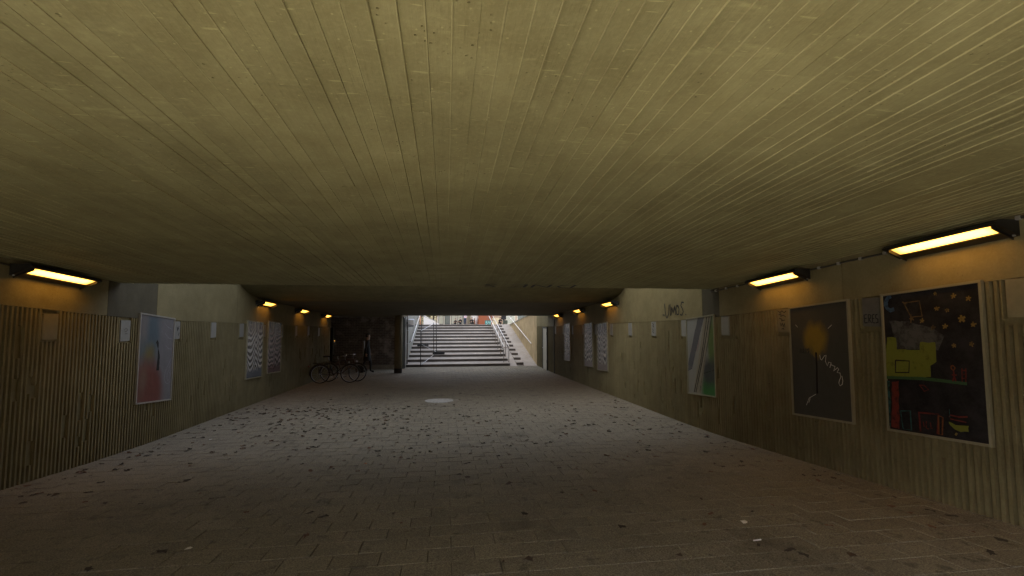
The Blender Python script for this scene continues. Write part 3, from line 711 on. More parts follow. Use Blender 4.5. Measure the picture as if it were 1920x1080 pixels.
# ------------------------------------------------------------------ graffiti on walls, plates and soffit (flat paint)
def scrawl(parent, strokes, to3, wd, nrm, mat, name='graffiti'):
    mb = MB()
    for l in strokes:
        pts = []
        for a, b in zip(l[:-1], l[1:]):
            n = 4
            for i in range(n): t = i/n; pts.append((a[0]+(b[0]-a[0])*t, a[1]+(b[1]-a[1])*t))
        pts.append(l[-1]); mb.ribbon([to3(*p) for p in pts], wd, nrm, .004)
    return mb.build(name, mat, parent)
def wr(y_left, y_right, z0, h):              # writing box on the right wall; u left->right, v up
    return lambda u, v: Vector((RX-.001, y_left+(y_right-y_left)*u, z0+CAMZ+h*v))
LM = [[(.10, .95), (.12, .45), (.16, .15), (.20, .05), (.28, .30), (.31, .85)], [(.36, .90), (.36, .30), (.38, .20)],
      [(.40, .25), (.43, .70), (.50, .35), (.57, .78), (.60, .25)], [(.75, .72), (.66, .80), (.62, .55), (.66, .25), (.74, .28), (.76, .60), (.68, .78)],
      [(.97, .92), (.88, .95), (.84, .75), (.90, .60), (.94, .42), (.88, .22), (.80, .26)], [(.0, .22), (.03, .30)], [(.05, .18), (.08, .28)], [(1.03, .22), (1.05, .27)]]
scrawl(wallR, LM, wr(9.93, 8.95, .03, .37), .030, (-1, 0, 0), M['blackpaint'])
def on_plate(k): 
    p = PLATE_R[k]; z = plate_z(p)-.012
    return lambda u, v: Vector((RX-.008, p+.105-.21*u, z-.33+.33*v))
ER = [[(.28, .42), (.10, .40), (.12, .12), (.30, .14)], [(.10, .28), (.24, .28)], [(.38, .12), (.36, .42), (.50, .40), (.48, .28), (.38, .27), (.54, .12)],
      [(.74, .42), (.60, .40), (.60, .14), (.75, .12)], [(.60, .28), (.71, .28)], [(.92, .42), (.80, .40), (.80, .29), (.92, .26), (.92, .14), (.78, .13)]]
scrawl(wallR, ER, on_plate(1), .013, (-1, 0, 0), M['blackpaint'])
SC = [[(.1, .93), (.3, .85), (.5, .93), (.7, .84), (.9, .92)], [(.15, .75), (.4, .80), (.35, .68), (.6, .74), (.85, .66)], [(.2, .60), (.5, .55), (.4, .48), (.75, .52)], [(.3, .40), (.35, .25), (.5, .40), (.55, .22), (.7, .38), (.72, .2)], [(.4, .12), (.6, .16), (.62, .08)]]
scrawl(wallR, SC, on_plate(2), .012, (-1, 0, 0), M['blackpaint'])
scrawl(wallR, [[(.3, .9), (.6, .8), (.4, .7), (.7, .62)], [(.3, .5), (.5, .4), (.35, .3), (.6, .2)]], on_plate(5), .02, (-1, 0, 0), M['blackpaint'])
def on_plate_l(k):
    p = PLATE_L[k]; z = plate_z(p)-.05
    return lambda u, v: Vector((LX+.008, p-.105+.21*u, z-.30+.30*v))
scrawl(wallL, [[(.5, .75), (.55, .55), (.8, .82)], [(.45, .7), (.75, .66), (.5, .5)], [(.85, .4), (.7, .2)]], on_plate_l(4), .016, (1, 0, 0), M['blackpaint'])
scrawl(wallL, [[(.3, .5), (.5, .6), (.7, .5), (.5, .4), (.35, .45)], [(.4, .3), (.7, .3)]], on_plate_l(3), .012, (1, 0, 0), M['plate_grey'])
# lettering sprayed across the edge of the near soffit, upside down from here
BN = {'D': [[(0, 0), (0, 1), (.6, .9), (.85, .5), (.6, .1), (0, 0)]], 'N': [[(0, 0), (0, 1), (.8, 0), (.8, 1)]], 'E': [[(.8, 0), (0, 0), (0, 1), (.8, 1)], [(0, .5), (.7, .5)]], 'S': [[(.8, .9), (.3, 1), (.05, .75), (.4, .5), (.8, .3), (.5, 0), (0, .1)]]}
strk = []
for i, (ch, u0, wd_) in enumerate((('S', .0, .15), ('E', .24, .22), ('N', .50, .22), ('D', .78, .20))):
    for l in BN[ch]: strk.append([(u0+(1-p[0])*wd_, p[1]) for p in l])
scrawl(deck, strk, lambda u, v: Vector((.58+1.60*u, 7.55+.34*v, CZ(7.55+.34*v)-.0125)), .05, (0, 0, -1), M['blackpaint'])

# ------------------------------------------------------------------ manhole cover
mh = thing('manhole_cover', 'round pale metal manhole cover set in the paving', 'manhole', (MHC[0], MHC[1], FZ(MHC[1])))
M['mhc'] = plain('worn_cast_iron_cover', (.50, .51, .52), .55, .15, .35, 14)
sl_ = -.024
def disc(mb, r, z0, z1, n=40, ri=0):
    for k in range(n):
        a, b = 2*math.pi*k/n, 2*math.pi*(k+1)/n
        P = lambda rr, t, z: (MHC[0]+rr*math.cos(t), MHC[1]+rr*math.sin(t), FZ(MHC[1])+z+sl_*rr*math.sin(t))
        if ri: mb.add([P(ri, a, z1), P(r, a, z1), P(r, b, z1), P(ri, b, z1), P(r, a, z0), P(r, b, z0), P(ri, a, z0), P(ri, b, z0)], [(0, 1, 2, 3), (1, 4, 5, 2), (0, 3, 7, 6)])
        else: mb.add([P(0, 0, z1), P(r, a, z1), P(r, b, z1), P(r, a, z0), P(r, b, z0)], [(0, 1, 2), (1, 3, 4, 2)])
mb = MB(); disc(mb, .385, -.02, .006, 40, .335); mb.build('rim', M['mhc'], mh)
mb = MB(); disc(mb, .328, -.02, .003); mb.build('lid', M['mhc'], mh)
for k in range(8):
    a = k*math.pi/4; m2 = MB(); c = Vector((MHC[0]+.22*math.cos(a), MHC[1]+.22*math.sin(a), FZ(MHC[1])+.003+sl_*.22*math.sin(a)))
    m2.box(c-Vector((.03, .03, .004)), c+Vector((.03, .03, .006))); m2.build('raised_stud', M['mhc'], mh)
# ring of mortar and cut setts round the cover
mb = MB(); disc(mb, .56, -.03, -.004, 40, .39); mb.build('mortar_collar', M['raw'], floor_o)

# ------------------------------------------------------------------ stairs
stair = thing('staircase', 'wide shallow concrete staircase climbing to the bright plaza', 'stairs', (.6, Y_ST, Z_ST))
XL, XR = -2.06, 3.40
def st_z(k): return Z_ST+k*(RISE+INC)        # level at foot of riser k
for k in range(N_ST):
    y0 = Y_ST+k*TREAD; z0 = st_z(k); z1 = z0+RISE; last = k == N_ST-1
    y1 = y0+TREAD if not last else Y_LAND+1.2; z2 = z1+(INC if not last else 0)
    st = MB(); st.prism([(y0, z0-.3), (y0, z1-.012), (y0-.010, z1-.010), (y0-.010, z1-.002), (y0, z1), (y1-.001, z2), (y1-.001, z0-.3)], 0, XL, XR)
    s_ = st.build('step', M['stair'], stair)
    r_ = MB(); r_.box((XL+.002, y0-.004, z0+.0), (XR-.002, y0-.0005, z1-.013)); r_.build('shaded_riser_face', M['riser'], s_)  # thin dark sheet paints the shade on the riser
# push ramps with small steps between, right of the double rail
ry0, ry1 = Y_ST-.15, Y_LAND; rz = lambda y: Z_ST+(y-ry0)/(ry1-ry0)*(Z_LAND-Z_ST)
for (a, b) in ((3.402, 3.77), (4.15, RX+.02)):
    mb = MB(); mb.prism([(ry0, Z_ST-.3), (ry0, Z_ST+.002), (ry1, Z_LAND), (ry1+1.2, Z_LAND), (ry1+1.2, Z_ST-.3)], 0, a, b); mb.build('push_ramp', M['stair'], stair)
for k in range(N_ST-1):
    y0 = Y_ST+.15+k*TREAD; y1 = y0+TREAD; zb = rz(y0)-.02; zt = rz(y0)+.105
    mb = MB(); mb.prism([(y0, zb-.3), (y0, zt), (y1-.002, zt+INC+.01), (y1-.002, zb-.3)], 0, 3.772, 4.148); s_ = mb.build('narrow_step', M['stair'], stair)
    mb = MB(); mb.box((3.775, y0-.004, zb+.0), (4.145, y0-.0005, zt-.012)); mb.build('shaded_riser_face', M['riser'], s_)  # same painted shade on the narrow steps
mb = MB(); mb.box((3.772, Y_ST-.02, Z_ST-.3), (4.148, Y_ST+.149, Z_ST+.012)); mb.build('ramp_foot', M['stair'], stair)
# walls beside the stairs
wr_ = thing('stair_wall', 'tan concrete wall beside the push ramp with a pale door', 'wall', (RX, 25, Z_ST))
top_r = lambda y: 2.35 if y < 25 else max(Z_LAND+.02, CAMZ+.56-.080*(y-25))
mb = MB(); strip(mb, RX, RX+.42, stations(24.845, Y_LAND+.4, .6), lambda y: Z_ST-.4, lambda y: top_r(y)-.08); mb.build('wall_face', M['stairwall'], wr_)
mb = MB(); strip(mb, RX-.03, RX+.46, stations(24.845, Y_LAND+.42, .6), lambda y: top_r(y)-.08, top_r); mb.build('coping', M['raw'], wr_)
k = 0; y = 25.0
while y < Y_LAND:                            # board-marked vertical joints
    mb = MB(); mb.box((RX-.010, y, Z_ST-.2), (RX+.001, y+.030, top_r(y+.05)-.1)); mb.build('vertical_batten', M['stairwall'], wr_); y += .24+random.uniform(-.02, .02)
wl_ = thing('stair_wall', 'cool grey concrete wall along the left side of the stairs', 'wall', (XL, 30, Z_ST))
mb = MB(); mb.box((XL-.42, 24.62, Z_ST-.4), (XL, Y_LAND+.6, Z_LAND+1.45)); mb.build('wall_face', M['coolwall'], wl_)
mb = MB(); mb.box((XL-.46, 24.60, Z_LAND+1.452), (XL+.04, Y_LAND+.64, Z_LAND+1.55)); mb.build('coping', M['raw'], wl_)
y = 25.6
while y < Y_LAND: mb = MB(); mb.box((XL-.001, y, Z_ST), (XL+.010, y+.03, Z_LAND+1.4)); mb.build('vertical_batten', M['coolwall'], wl_); y += .75
# door in the right wall before the stairs
dr = thing('side_door', 'pale narrow service door in the right wall beside the stairs', 'door', (RX, 22.55, FZ(22.5)))
z0 = FZ(22.5)
mb = MB(); mb.box((RX-.03, 22.10, z0+.01), (RX-.002, 23.0, z0+2.0)); mb.build('door_leaf', M['doorpale'], dr)
for (a, b, c, d) in ((22.02, 22.098, z0, z0+2.08), (23.002, 23.08, z0, z0+2.08), (22.099, 23.001, z0+2.002, z0+2.08)):
    mb = MB(); mb.box((RX-.05, a, c), (RX-.001, b, d)); mb.build('door_frame', M['darkmetal'], dr)
mb = MB(); mb.tube([(RX-.03, 22.93, z0+1.05), (RX-.08, 22.93, z0+1.05), (RX-.08, 22.82, z0+1.05)], .011, 8); mb.build('door_handle', M['steel'], dr)
for hz in (.35, 1.7): mb = MB(); mb.box((RX-.055, 22.085, z0+hz), (RX-.028, 22.115, z0+hz+.14)); mb.build('hinge', M['darkmetal'], dr)

# handrails
def rail_thing(label, runs, posts, loc, mat_top, mat_post, r=.024):
    t = thing('handrail', label, 'handrail', loc)
    for p in runs: mb = MB(); mb.tube(p, r, 10); mb.build('rail', mat_top, t, True)
    for p in posts: mb = MB(); mb.tube(p, .017, 8); mb.build('post', mat_post, t, True)
    return t
def slz(y): return Z_ST+(y-Y_ST)*(Z_LAND-Z_ST)/(Y_LAND-Y_ST)
M['postmetal'] = plain('brown_grey_steel', (.16, .14, .13), .45, .5, .15, 12)
runs = []; posts = []
for x in (3.10, 3.38):
    runs.append([(x, 25.15, slz(25.15)+.95), (x, Y_LAND+.3, Z_LAND+.98)])
    for k in range(8):
        y = 25.18+k*1.48; zf = slz(y)-.1
        posts.append([(x, y, zf-.05), (x, y, slz(y)+.94)])
for k in range(8):
    y = 25.18+k*1.48; posts.append([(3.10, y, slz(y)+.88), (3.38, y, slz(y)+.88)])
hr = rail_thing('double white handrail dividing the stairs from the push ramp', runs, posts, (3.24, 25.15, Z_ST), M['whiterail'], M['postmetal'])
mb = MB(); mb.box((3.28, 25.03, Z_ST-.01), (3.50, 25.25, Z_ST+.045)); mb.build('base_block', M['raw'], hr)
runs = [[(4.73, 25.9, slz(25.9)+.93), (4.73, Y_LAND, Z_LAND+.70)]]; posts = [[(4.86, y, slz(y)+.80), (4.73, y, slz(y)+.92-.02*(y-25.9))] for y in (26.3, 28.4, 30.5, 32.6, 34.7)]
rail_thing('single white handrail fixed to the tan wall of the push ramp', runs, posts, (4.85, 25.9, Z_ST), M['whiterail'], M['postmetal'], .028)
runs = [[(-1.93, 26.6, slz(26.6)+.90), (-1.93, Y_LAND, Z_LAND+.85)]]; posts = [[(-2.07, y, slz(y)+.78), (-1.93, y, slz(y)+.89)] for y in (26.9, 29.2, 31.5, 33.8)]
rail_thing('white handrail on the left stair wall, farthest left', runs, posts, (-2.06, 26.6, Z_ST), M['whiterail'], M['postmetal'], .028)

# ------------------------------------------------------------------ recess on the left: column, brick wall, cladding
colm = thing('round_column', 'dark round concrete column at the foot of the stairs', 'column', (-2.16, 21.9, FZ(21.9)))
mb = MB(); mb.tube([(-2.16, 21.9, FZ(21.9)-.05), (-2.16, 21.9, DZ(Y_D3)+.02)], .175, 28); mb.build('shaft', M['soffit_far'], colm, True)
mb = MB(); mb.tube([(-2.16, 21.9, FZ(21.9)-.03), (-2.16, 21.9, FZ(21.9)+.22)], .182, 28); mb.build('dark_base_band', M['darkmetal'], colm)
bw_ = thing('brick_wall', 'dark graffitied brick wall at the back of the left recess', 'wall', (-5.5, 24.0, FZ(24)))
mb = MB(); mb.box((-9.2, 24.0, FZ(24)-.1), (-2.50, 24.3, DZ(Y_D3)-.035)); mb.build('brick_face', M['brick'], bw_)
mb = MB(); mb.box((-9.2, 23.94, FZ(24)-.1), (-2.50, 23.998, FZ(24)+.20)); mb.build('plinth', M['raw'], bw_)
mb = MB(); mb.box((-9.35, 20.8, FZ(24)-.2), (-9.2, 24.3, DZ(Y_D3)-.035)); mb.build('end_wall', M['brick'], bw_)
# dark door with a pale strip along its edge
dd = thing('recess_door', 'dark metal door with a pale edge strip in the left recess', 'door', (-5.7, 23.96, FZ(24)))
mb = MB(); mb.box((-6.6, 23.90, FZ(24)+.005), (-5.52, 23.938, FZ(24)+2.05)); mb.build('door_leaf', M['darkmetal'], dd)
mb = MB(); mb.box((-5.515, 23.88, FZ(24)+.75), (-5.47, 23.937, FZ(24)+2.10)); mb.build('edge_strip', M['plate'], dd)
mb = MB(); mb.tube([(-6.45, 23.9, FZ(24)+1.05), (-6.45, 23.85, FZ(24)+1.05), (-6.34, 23.85, FZ(24)+1.05)], .012, 8); mb.build('door_handle', M['steel'], dd)
ind = thing('indicator_lamp', 'tiny amber indicator light in the dark recess', 'lamp', (-5.43, 23.9, FZ(24)+1.42))
mb = MB(); mb.box((-5.46, 23.90, FZ(24)+1.36), (-5.39, 23.938, FZ(24)+1.47)); mb.build('lamp_case', M['darkmetal'], ind)
mb = MB(); mb.tube([(-5.425, 23.899, FZ(24)+1.415), (-5.425, 23.88, FZ(24)+1.415)], .014, 12); mb.build('lens', M['amber'], ind)
cl = thing('clad_pillar', 'grey-green clad pillar between brick wall and stairs', 'pillar', (-2.3, 24.2, FZ(24)))
for i, (a, b, dz) in enumerate(((-2.499, -2.40, .0), (-2.395, -2.29, .02), (-2.285, -2.10, -.02))):
    mb = MB(); mb.box((a, 23.93+.02*i, FZ(24)-.02), (b, 24.615, DZ(Y_D3)-.04)); mb.build('cladding_panel', M['cladding'], cl, bevel=.006)
mb = MB(); mb.box((-2.097, 24.05, FZ(24)-.02), (-2.062, 24.61, DZ(Y_D3)-.10)); mb.build('dark_edge', M['darkmetal'], cl)
sb = thing('floodlight', 'silver boxy floodlight housing on the pillar left of the stairs', 'floodlight', (-2.06, 24.9, 1.4))
mb = MB(); mb.prism([(24.72, 1.30), (24.72, 1.56), (24.80, 1.60), (25.10, 1.60), (25.16, 1.50), (25.06, 1.24), (24.84, 1.22)], 0, -1.98, -1.68); mb.build('box', M['silver'], sb, bevel=.012)
mb = MB(); mb.box((-2.059, 24.85, 1.33), (-1.981, 24.97, 1.45)); mb.build('bracket', M['darkmetal'], sb)
mb = MB(); mb.box((-1.95, 24.86, 1.195), (-1.71, 25.04, 1.219)); mb.build('lens', M['plate_grey'], sb)
pp = thing('downpipe', 'thin dark downpipe on the left stair wall', 'pipe', (-2.02, 25.1, Z_ST))
mb = MB(); mb.tube([(-2.02, 25.1, Z_ST+.02), (-2.02, 25.1, Z_LAND+1.3)], .035, 10); mb.build('pipe', M['postmetal'], pp, True)
for z in (.4, 1.2, 1.9): mb = MB(); mb.torus((-2.02, 25.1, Z_ST+z), (0, 0, 1), .04, .01, 14, 6); mb.build('clamp', M['steel'], pp)

# ------------------------------------------------------------------ mobile fence panels on the stairs
def fence(A, B, H, label, feet):
    A = Vector(A); B = Vector(B); f = thing('mobile_fence_panel', label, 'fence', A, 'mobile fence panels on the stairs')
    up = Vector((-.02, 0, 1)).normalized()
    for p in (A, B): mb = MB(); mb.tube([p+Vector((0, 0, .02)), p+up*H], .021, 8); mb.build('post', M['darkmetal'], f, True)
    d = (B-A)
    for h, mt in ((.12, 'steel'), (H-.06, 'steel')): mb = MB(); mb.tube([A+up*h, B+up*h], .016, 8); mb.build('rail', M[mt], f, True)
    n = 11
    for i in range(1, n):
        p = A+d*i/n; mb = MB(); mb.tube([p+up*.12, p+up*(H-.06)], .0022, 4, False); mb.build('wire', M['steel'], f)
    for p in feet:
        p = Vector(p); mb = MB(); mb.box(p-Vector((.34, .12, 0)), p+Vector((.34, .12, .14))); ft = mb.build('foot_block', M['rubber'], f, bevel=.025)
sA, sC, sD, sB = (-1.29, 24.62, FZ(24.6)), (-.66, 26.72, st_z(2)+.02), (-.50, 26.86, st_z(3)-.02), (-1.46, 28.80, st_z(5)-.01)
zD = st_z(2)+RISE+(26.90-(Y_ST+2*TREAD))/TREAD*INC if 26.9 < Y_ST+3*TREAD else st_z(3)
zB = st_z(4)+RISE+.01
fence((-1.29, 24.62, FZ(24.6)), (-.68, 26.70, st_z(1)+RISE+.06), 1.93, 'dark framed mobile fence panel, its front post on the paving', [])
fence((-.54, 26.98, st_z(2)+RISE+.015), (-1.46, 28.78, st_z(4)+RISE-.0), 1.93, 'mobile fence panel standing in two black foot blocks on the steps',
      [(-.42, 27.0, st_z(2)+RISE+.002), (-1.40, 28.90, st_z(4)+RISE+.002)])

# ------------------------------------------------------------------ people
M['skin'] = plain('skin', (.50, .33, .25), .55, 0, .06, 10)
M['hairdark'] = plain('dark_hair', (.02, .016, .014), .6, 0, .2, 40)
M['hairbrown'] = plain('brown_hair', (.09, .055, .03), .6, 0, .2, 40)
CL = {}
def cloth(name, col):
    if name not in CL: CL[name] = plain(name, col, .85, 0, .12, 12, .004)
    return CL[name]
def person(label, loc, face, top, leg, shoe, pose='stand', hair='hairdark', hem=.80, group=None, coat=False, scale=1.0):
    """face: heading in degrees (0 = looks towards +Y)"""
    P = thing('person', label, 'person', loc, group); P.rotation_euler = (0, 0, R_(face)); P.scale = (scale,)*3
    V = []; E_ = []; RR = []
    def v(p, r, par=None):
        V.append(Vector(p)); RR.append(r if isinstance(r, tuple) else (r, r))
        if par is not None: E_.append((par, len(V)-1))
        return len(V)-1
    sit = pose == 'sit'
    hz = .94 if not sit else .16
    pel = v((0, 0, hz), (.155, .115)); wa = v((0, .01 if not sit else .05, hz+.20), (.14, .10), pel); ch = v((0, .01 if not sit else .10, hz+.42), (.165, .115), wa)
    ne = v((0, .015 if not sit else .13, hz+.56), (.058, .058), ch); h0 = v((0, .03 if not sit else .17, hz+.65), (.075, .085), ne); h1 = v((0, .03 if not sit else .17, hz+.74), (.082, .095), h0); h2 = v((0, .02 if not sit else .16, hz+.81), (.055, .065), h1)
    for s in (-1, 1):
        if sit:
            hip = v((s*.11, .05, hz-.01), .085, pel); kn = v((s*.17, .40, hz+.30), .068, hip); an = v((s*.15, .62, .07), .045, kn); to = v((s*.16, .76, .045), (.045, .035), an)
        else:
            st = s*(.17 if pose == 'walk' else .015)
            hip = v((s*.095, 0, hz-.08), .088, pel); kn = v((s*.10, st*.7+.03, .50), .062, hip); ca = v((s*.10, st*.9, .34), .056, kn); an = v((s*.10, st-.02, .085), .040, ca); to = v((s*.115, st+.14, .035), (.045, .032), an)
        sh = v((s*.19, .01 if not sit else .11, hz+.45), .062, ch)
        if sit: el = v((s*.27, .20, hz+.24), .047, sh); wr2 = v((s*.17, .42, hz+.30), .032, el); hd = (Vector((s*.12, .48, hz+.30)))
        elif pose == 'carry': el = v((s*.25, .06, 1.12), .046, sh); wr2 = v((s*.16, .26, 1.06), .032, el); hd = Vector((s*.12, .33, 1.06))
        else: el = v((s*.255, -.02-s*(.06 if pose == 'walk' else 0), 1.13), .046, sh); wr2 = v((s*.27, .04-s*(.12 if pose == 'walk' else 0), .89), .032, el); hd = Vector((s*.275, .06-s*(.13 if pose == 'walk' else 0), .82))
        w0 = V[wr2]; pm = v(hd, (.036, .020), wr2); dirn = (hd-w0).normalized()
        lat = dirn.cross(Vector((1, 0, 0))).normalized() if abs(dirn.x) < .9 else Vector((0, 1, 0))
        for k, (o, ln) in enumerate(((-.027, .062), (-.009, .075), (.009, .070), (.027, .055))):
            f1 = v(hd+lat*o+dirn*.045, .0095, pm); f2 = v(hd+lat*o*1.1+dirn*(.045+ln*.5)+Vector((-s*.008, 0, 0)), .0085, f1); v(hd+lat*o*1.1+dirn*(.045+ln)+Vector((-s*.022, 0, 0)), .007, f2)
        tb = v(w0+(hd-w0)*.6-lat*.035, .010, pm); v(w0+(hd-w0)*.9-lat*.055, .008, tb)
    me = bpy.data.meshes.new('person_cage'); me.from_pydata([tuple(p) for p in V], E_, []); ob = bpy.data.objects.new('cage', me); COL.objects.link(ob)
    ob.modifiers.new('s', 'SKIN'); sv = me.skin_vertices[0].data
    for i, r in enumerate(RR): sv[i].radius = r
    sv[0].use_root = True
    ss = ob.modifiers.new('u', 'SUBSURF'); ss.levels = 2; ss.render_levels = 2
    dg = bpy.context.evaluated_depsgraph_get(); dg.update()
    m2 = bpy.data.meshes.new_from_object(ob.evaluated_get(dg)); bpy.data.objects.remove(ob)
    m2.name = 'body'; m2.materials.clear()
    for mm in (M['skin'], cloth(*top), cloth(*leg), cloth(*shoe)): m2.materials.append(mm)
    nz_ = hz+.555
    wrs = [V[i] for i in range(len(V)) if abs(RR[i][0]-.032) < 1e-6]
    for p in m2.polygons:
        c = p.center; k = 1
        if c.z > nz_: k = 0
        elif min((c-q).length for q in wrs) < .15 and not (abs(c.x) < .10) and any((c-q).dot((q-Vector((q.x*.95, q.y*.2, q.z+.25))).normalized()) > .015 for q in wrs if (c-q).length < .15): k = 0
        elif sit:
            k = 3 if c.z < .10 and c.y > .5 else (2 if (c.y > .12 and c.z < hz+.36 and abs(c.x) < .26 and c.z < hz+.05+c.y*.75 and abs(c.x) > .02 and not (c.z > hz+.22 and c.y < .25)) else 1)
        elif c.z < .10: k = 3
        elif c.z < hem and abs(c.x) < .215: k = 2
        p.material_index = k; p.use_smooth = True
    b = bpy.data.objects.new('body', m2); COL.objects.link(b); b.parent = P; ORG[b.name] = Vector((0, 0, 0))
    # hair cap, nose and ears
    hc = V[h1]
    bm = bmesh.new(); bmesh.ops.create_icosphere(bm, subdivisions=3, radius=1)
    for q in bm.verts: q.co = Vector((q.co.x*.092, q.co.y*.108-.012, q.co.z*.115+.012))
    bmesh.ops.delete(bm, geom=[q for q in bm.verts if (q.co.y > .035 and q.co.z < .055) or q.co.z < -.075], context='VERTS')
    hm = bpy.data.meshes.new('hair'); bm.to_mesh(hm); bm.free(); hm.materials.append(M[hair])
    for p in hm.polygons: p.use_smooth = True
    ho = bpy.data.objects.new('hair', hm); COL.objects.link(ho); ho.parent = P; ho.location = hc+Vector((0, 0, .01))
    def facepart(nm, mb, mt):
        me = bpy.data.meshes.new(nm); me.from_pydata([tuple(p) for p in mb.v], [], mb.f); me.materials.append(mt); fo = bpy.data.objects.new(nm, me); COL.objects.link(fo); fo.parent = P
    mb = MB(); c = hc+Vector((0, .092, -.015)); mb.add([c+Vector((-.012, 0, -.02)), c+Vector((.012, 0, -.02)), c+Vector((0, .022, -.018)), c+Vector((0, -.002, .025))], [(0, 1, 2), (0, 2, 3), (1, 3, 2)]); facepart('nose', mb, M['skin'])
    for s in (-1, 1):
        mb = MB(); e = hc+Vector((s*.088, .0, -.01)); mb.box(e-Vector((.006, .014, .028)), e+Vector((.006, .014, .028))); facepart('ear', mb, M['skin'])
        mb = MB(); e = hc+Vector((s*.032, .086, .006)); mb.box(e-Vector((.011, .004, .005)), e+Vector((.011, .006, .005))); facepart('eye', mb, M['hairdark'])
    mb = MB(); e = hc+Vector((0, .080, -.058)); mb.box(e-Vector((.020, .004, .004)), e+Vector((.020, .006, .004))); facepart('mouth', mb, M['hairdark'])
    if coat:                                 # skirt of a long coat
        mb = MB(); n = 18; rings = []
        for (z, rx, ry) in ((1.12, .165, .125), (.95, .185, .145), (.75, .20, .16), (.58, .215, .175), (coat, .225, .185)):
            rings.append([(rx*math.cos(2*math.pi*k/n)*(1+.03*math.sin(5*k)), ry*math.sin(2*math.pi*k/n), z) for k in range(n)])
        vs = [p for r in rings for p in r]; fs = []
        for i in range(len(rings)-1):
            for k in range(n): fs.append((i*n+k, i*n+(k+1) % n, (i+1)*n+(k+1) % n, (i+1)*n+k))
        me = bpy.data.meshes.new('coat_skirt'); me.from_pydata(vs, [], fs); me.materials.append(cloth(*top))
        for p in me.polygons: p.use_smooth = True
        co = bpy.data.objects.new('coat_skirt', me); COL.objects.link(co); co.parent = P
    return P
BLK = ('black_cloth', (.016, .016, .018)); DRK = ('dark_cloth', (.022, .024, .028)); JEAN = ('blue_denim', (.035, .06, .13)); WHT = ('white_cloth', (.75, .74, .74)); SHO = ('black_shoe', (.012, .012, .012))
person('person in dark clothes walking through the left recess, facing right', (-3.62, 22.4, FZ(22.4)), -75, ('charcoal_coat', (.020, .020, .022)), DRK, SHO, 'walk', coat=.55)
bag = thing('carrier_bag', 'dark shopping bag beside the person in the recess', 'bag', (-3.92, 22.3, FZ(22.3)))
mb = MB(); mb.prism([(-.17, 0), (.17, 0), (.19, .34), (-.19, .34)], 1, -.09, .09); mb.v = [(p[0]-3.92, p[1]+22.3, p[2]+FZ(22.3)+.003) for p in mb.v]; mb.build('bag_body', M['rubber'], bag, bevel=.02)
mb = MB(); mb.tube([(-4.02, 22.3, FZ(22.3)+.33), (-4.0, 22.3, FZ(22.3)+.50), (-3.84, 22.3, FZ(22.3)+.50), (-3.82, 22.3, FZ(22.3)+.33)], .010, 6); mb.build('bag_handle', M['rubber'], bag, True)
stripe = thing('pale_edge_stripe', 'pale upright roll standing in for daylight on the person in the recess', 'stripe', (-3.85, 22.65, FZ(22.6)))  # added shape for the bright edge daylight gives the walker
mb = MB(); mb.tube([(-3.85, 22.65, FZ(22.6)+.01), (-3.84, 22.7, FZ(22.6)+1.45)], .055, 14); mb.build('stripe_body', M['plate'], stripe, True)
mb = MB(); mb.torus((-3.845, 22.68, FZ(22.6)+.9), (0, .03, 1), .056, .006, 16, 6); mb.build('stripe_ring', M['cable'], stripe)
PZ70 = lambda y: PZ(y)
def gx(px, y): return (px-837)/870*y*1.0
person('person in blue jacket with pale pink front and jeans on the plaza', (gx(871.5, 62), 62, PZ(62)), 180, ('teal_blue_jacket', (.05, .20, .30)), JEAN, SHO, 'carry', 'hairbrown')
person('person in white jacket with dark trousers on the plaza', (gx(886, 61), 61, PZ(61)), 150, WHT, ('grey_cloth', (.30, .30, .33)), SHO, 'stand', hem=.55)
person('second person in white jacket, standing next to the first', (gx(892, 63), 63, PZ(63)), 200, ('offwhite_cloth', (.66, .63, .64)), ('pale_cloth', (.55, .52, .55)), SHO, 'stand', 'hairbrown', hem=.6)
person('person in long black coat at the top of the push ramp', (gx(944, 37.5), 37.5, PZ(37.5)), 20, BLK, DRK, SHO, 'walk', coat=.42)
for k, (px, yy, sc_) in enumerate(((854, 66, .85), (863.5, 64, 1.0), (883.5, 60, .95), (938, 60, .95))):
    person(['seated figure in dark clothes, leftmost on the plaza', 'seated figure in dark clothes in front of the blue jacket', 'seated figure in dark clothes in front of the white jackets', 'seated figure in dark clothes beside the cream board'][k], (gx(px, yy), yy, PZ(yy)), [170, 150, 190, 160][k], BLK, DRK, SHO, 'sit', scale=sc_, group='people seated on the plaza')
pinkp = thing('shopping_bag', 'pink and white striped bag carried by the person in blue', 'bag', (gx(871.5, 62), 61.6, PZ(62)+.86))
M['pinkbag'] = plain('pink_white_bag', (.72, .52, .60), .6, 0, .25, 6)
mb = MB(); cxx = gx(871.5, 62); mb.prism([(cxx-.17, PZ(62)+.86), (cxx+.17, PZ(62)+.86), (cxx+.19, PZ(62)+1.28), (cxx-.19, PZ(62)+1.28)], 1, 61.50, 61.62); mb.build('bag_body', M['pinkbag'], pinkp, bevel=.02)
mb = MB(); mb.tube([(cxx-.1, 61.56, PZ(62)+1.27), (cxx-.08, 61.56, PZ(62)+1.42), (cxx+.08, 61.56, PZ(62)+1.42), (cxx+.1, 61.56, PZ(62)+1.27)], .01, 6); mb.build('bag_handle', M['pinkbag'], pinkp, True)
sc_ = thing('suitcase', 'dark green case standing by the tan wall at the stair head', 'suitcase', (4.62, 36.6, PZ(36.6)))
M['casegreen'] = plain('dark_green_case', (.05, .06, .04), .5, 0, .2, 8)
mb = MB(); mb.box((4.45, 36.5, PZ(36.6)+.03), (4.80, 36.72, PZ(36.6)+.34)); mb.build('case_body', M['casegreen'], sc_, bevel=.03)
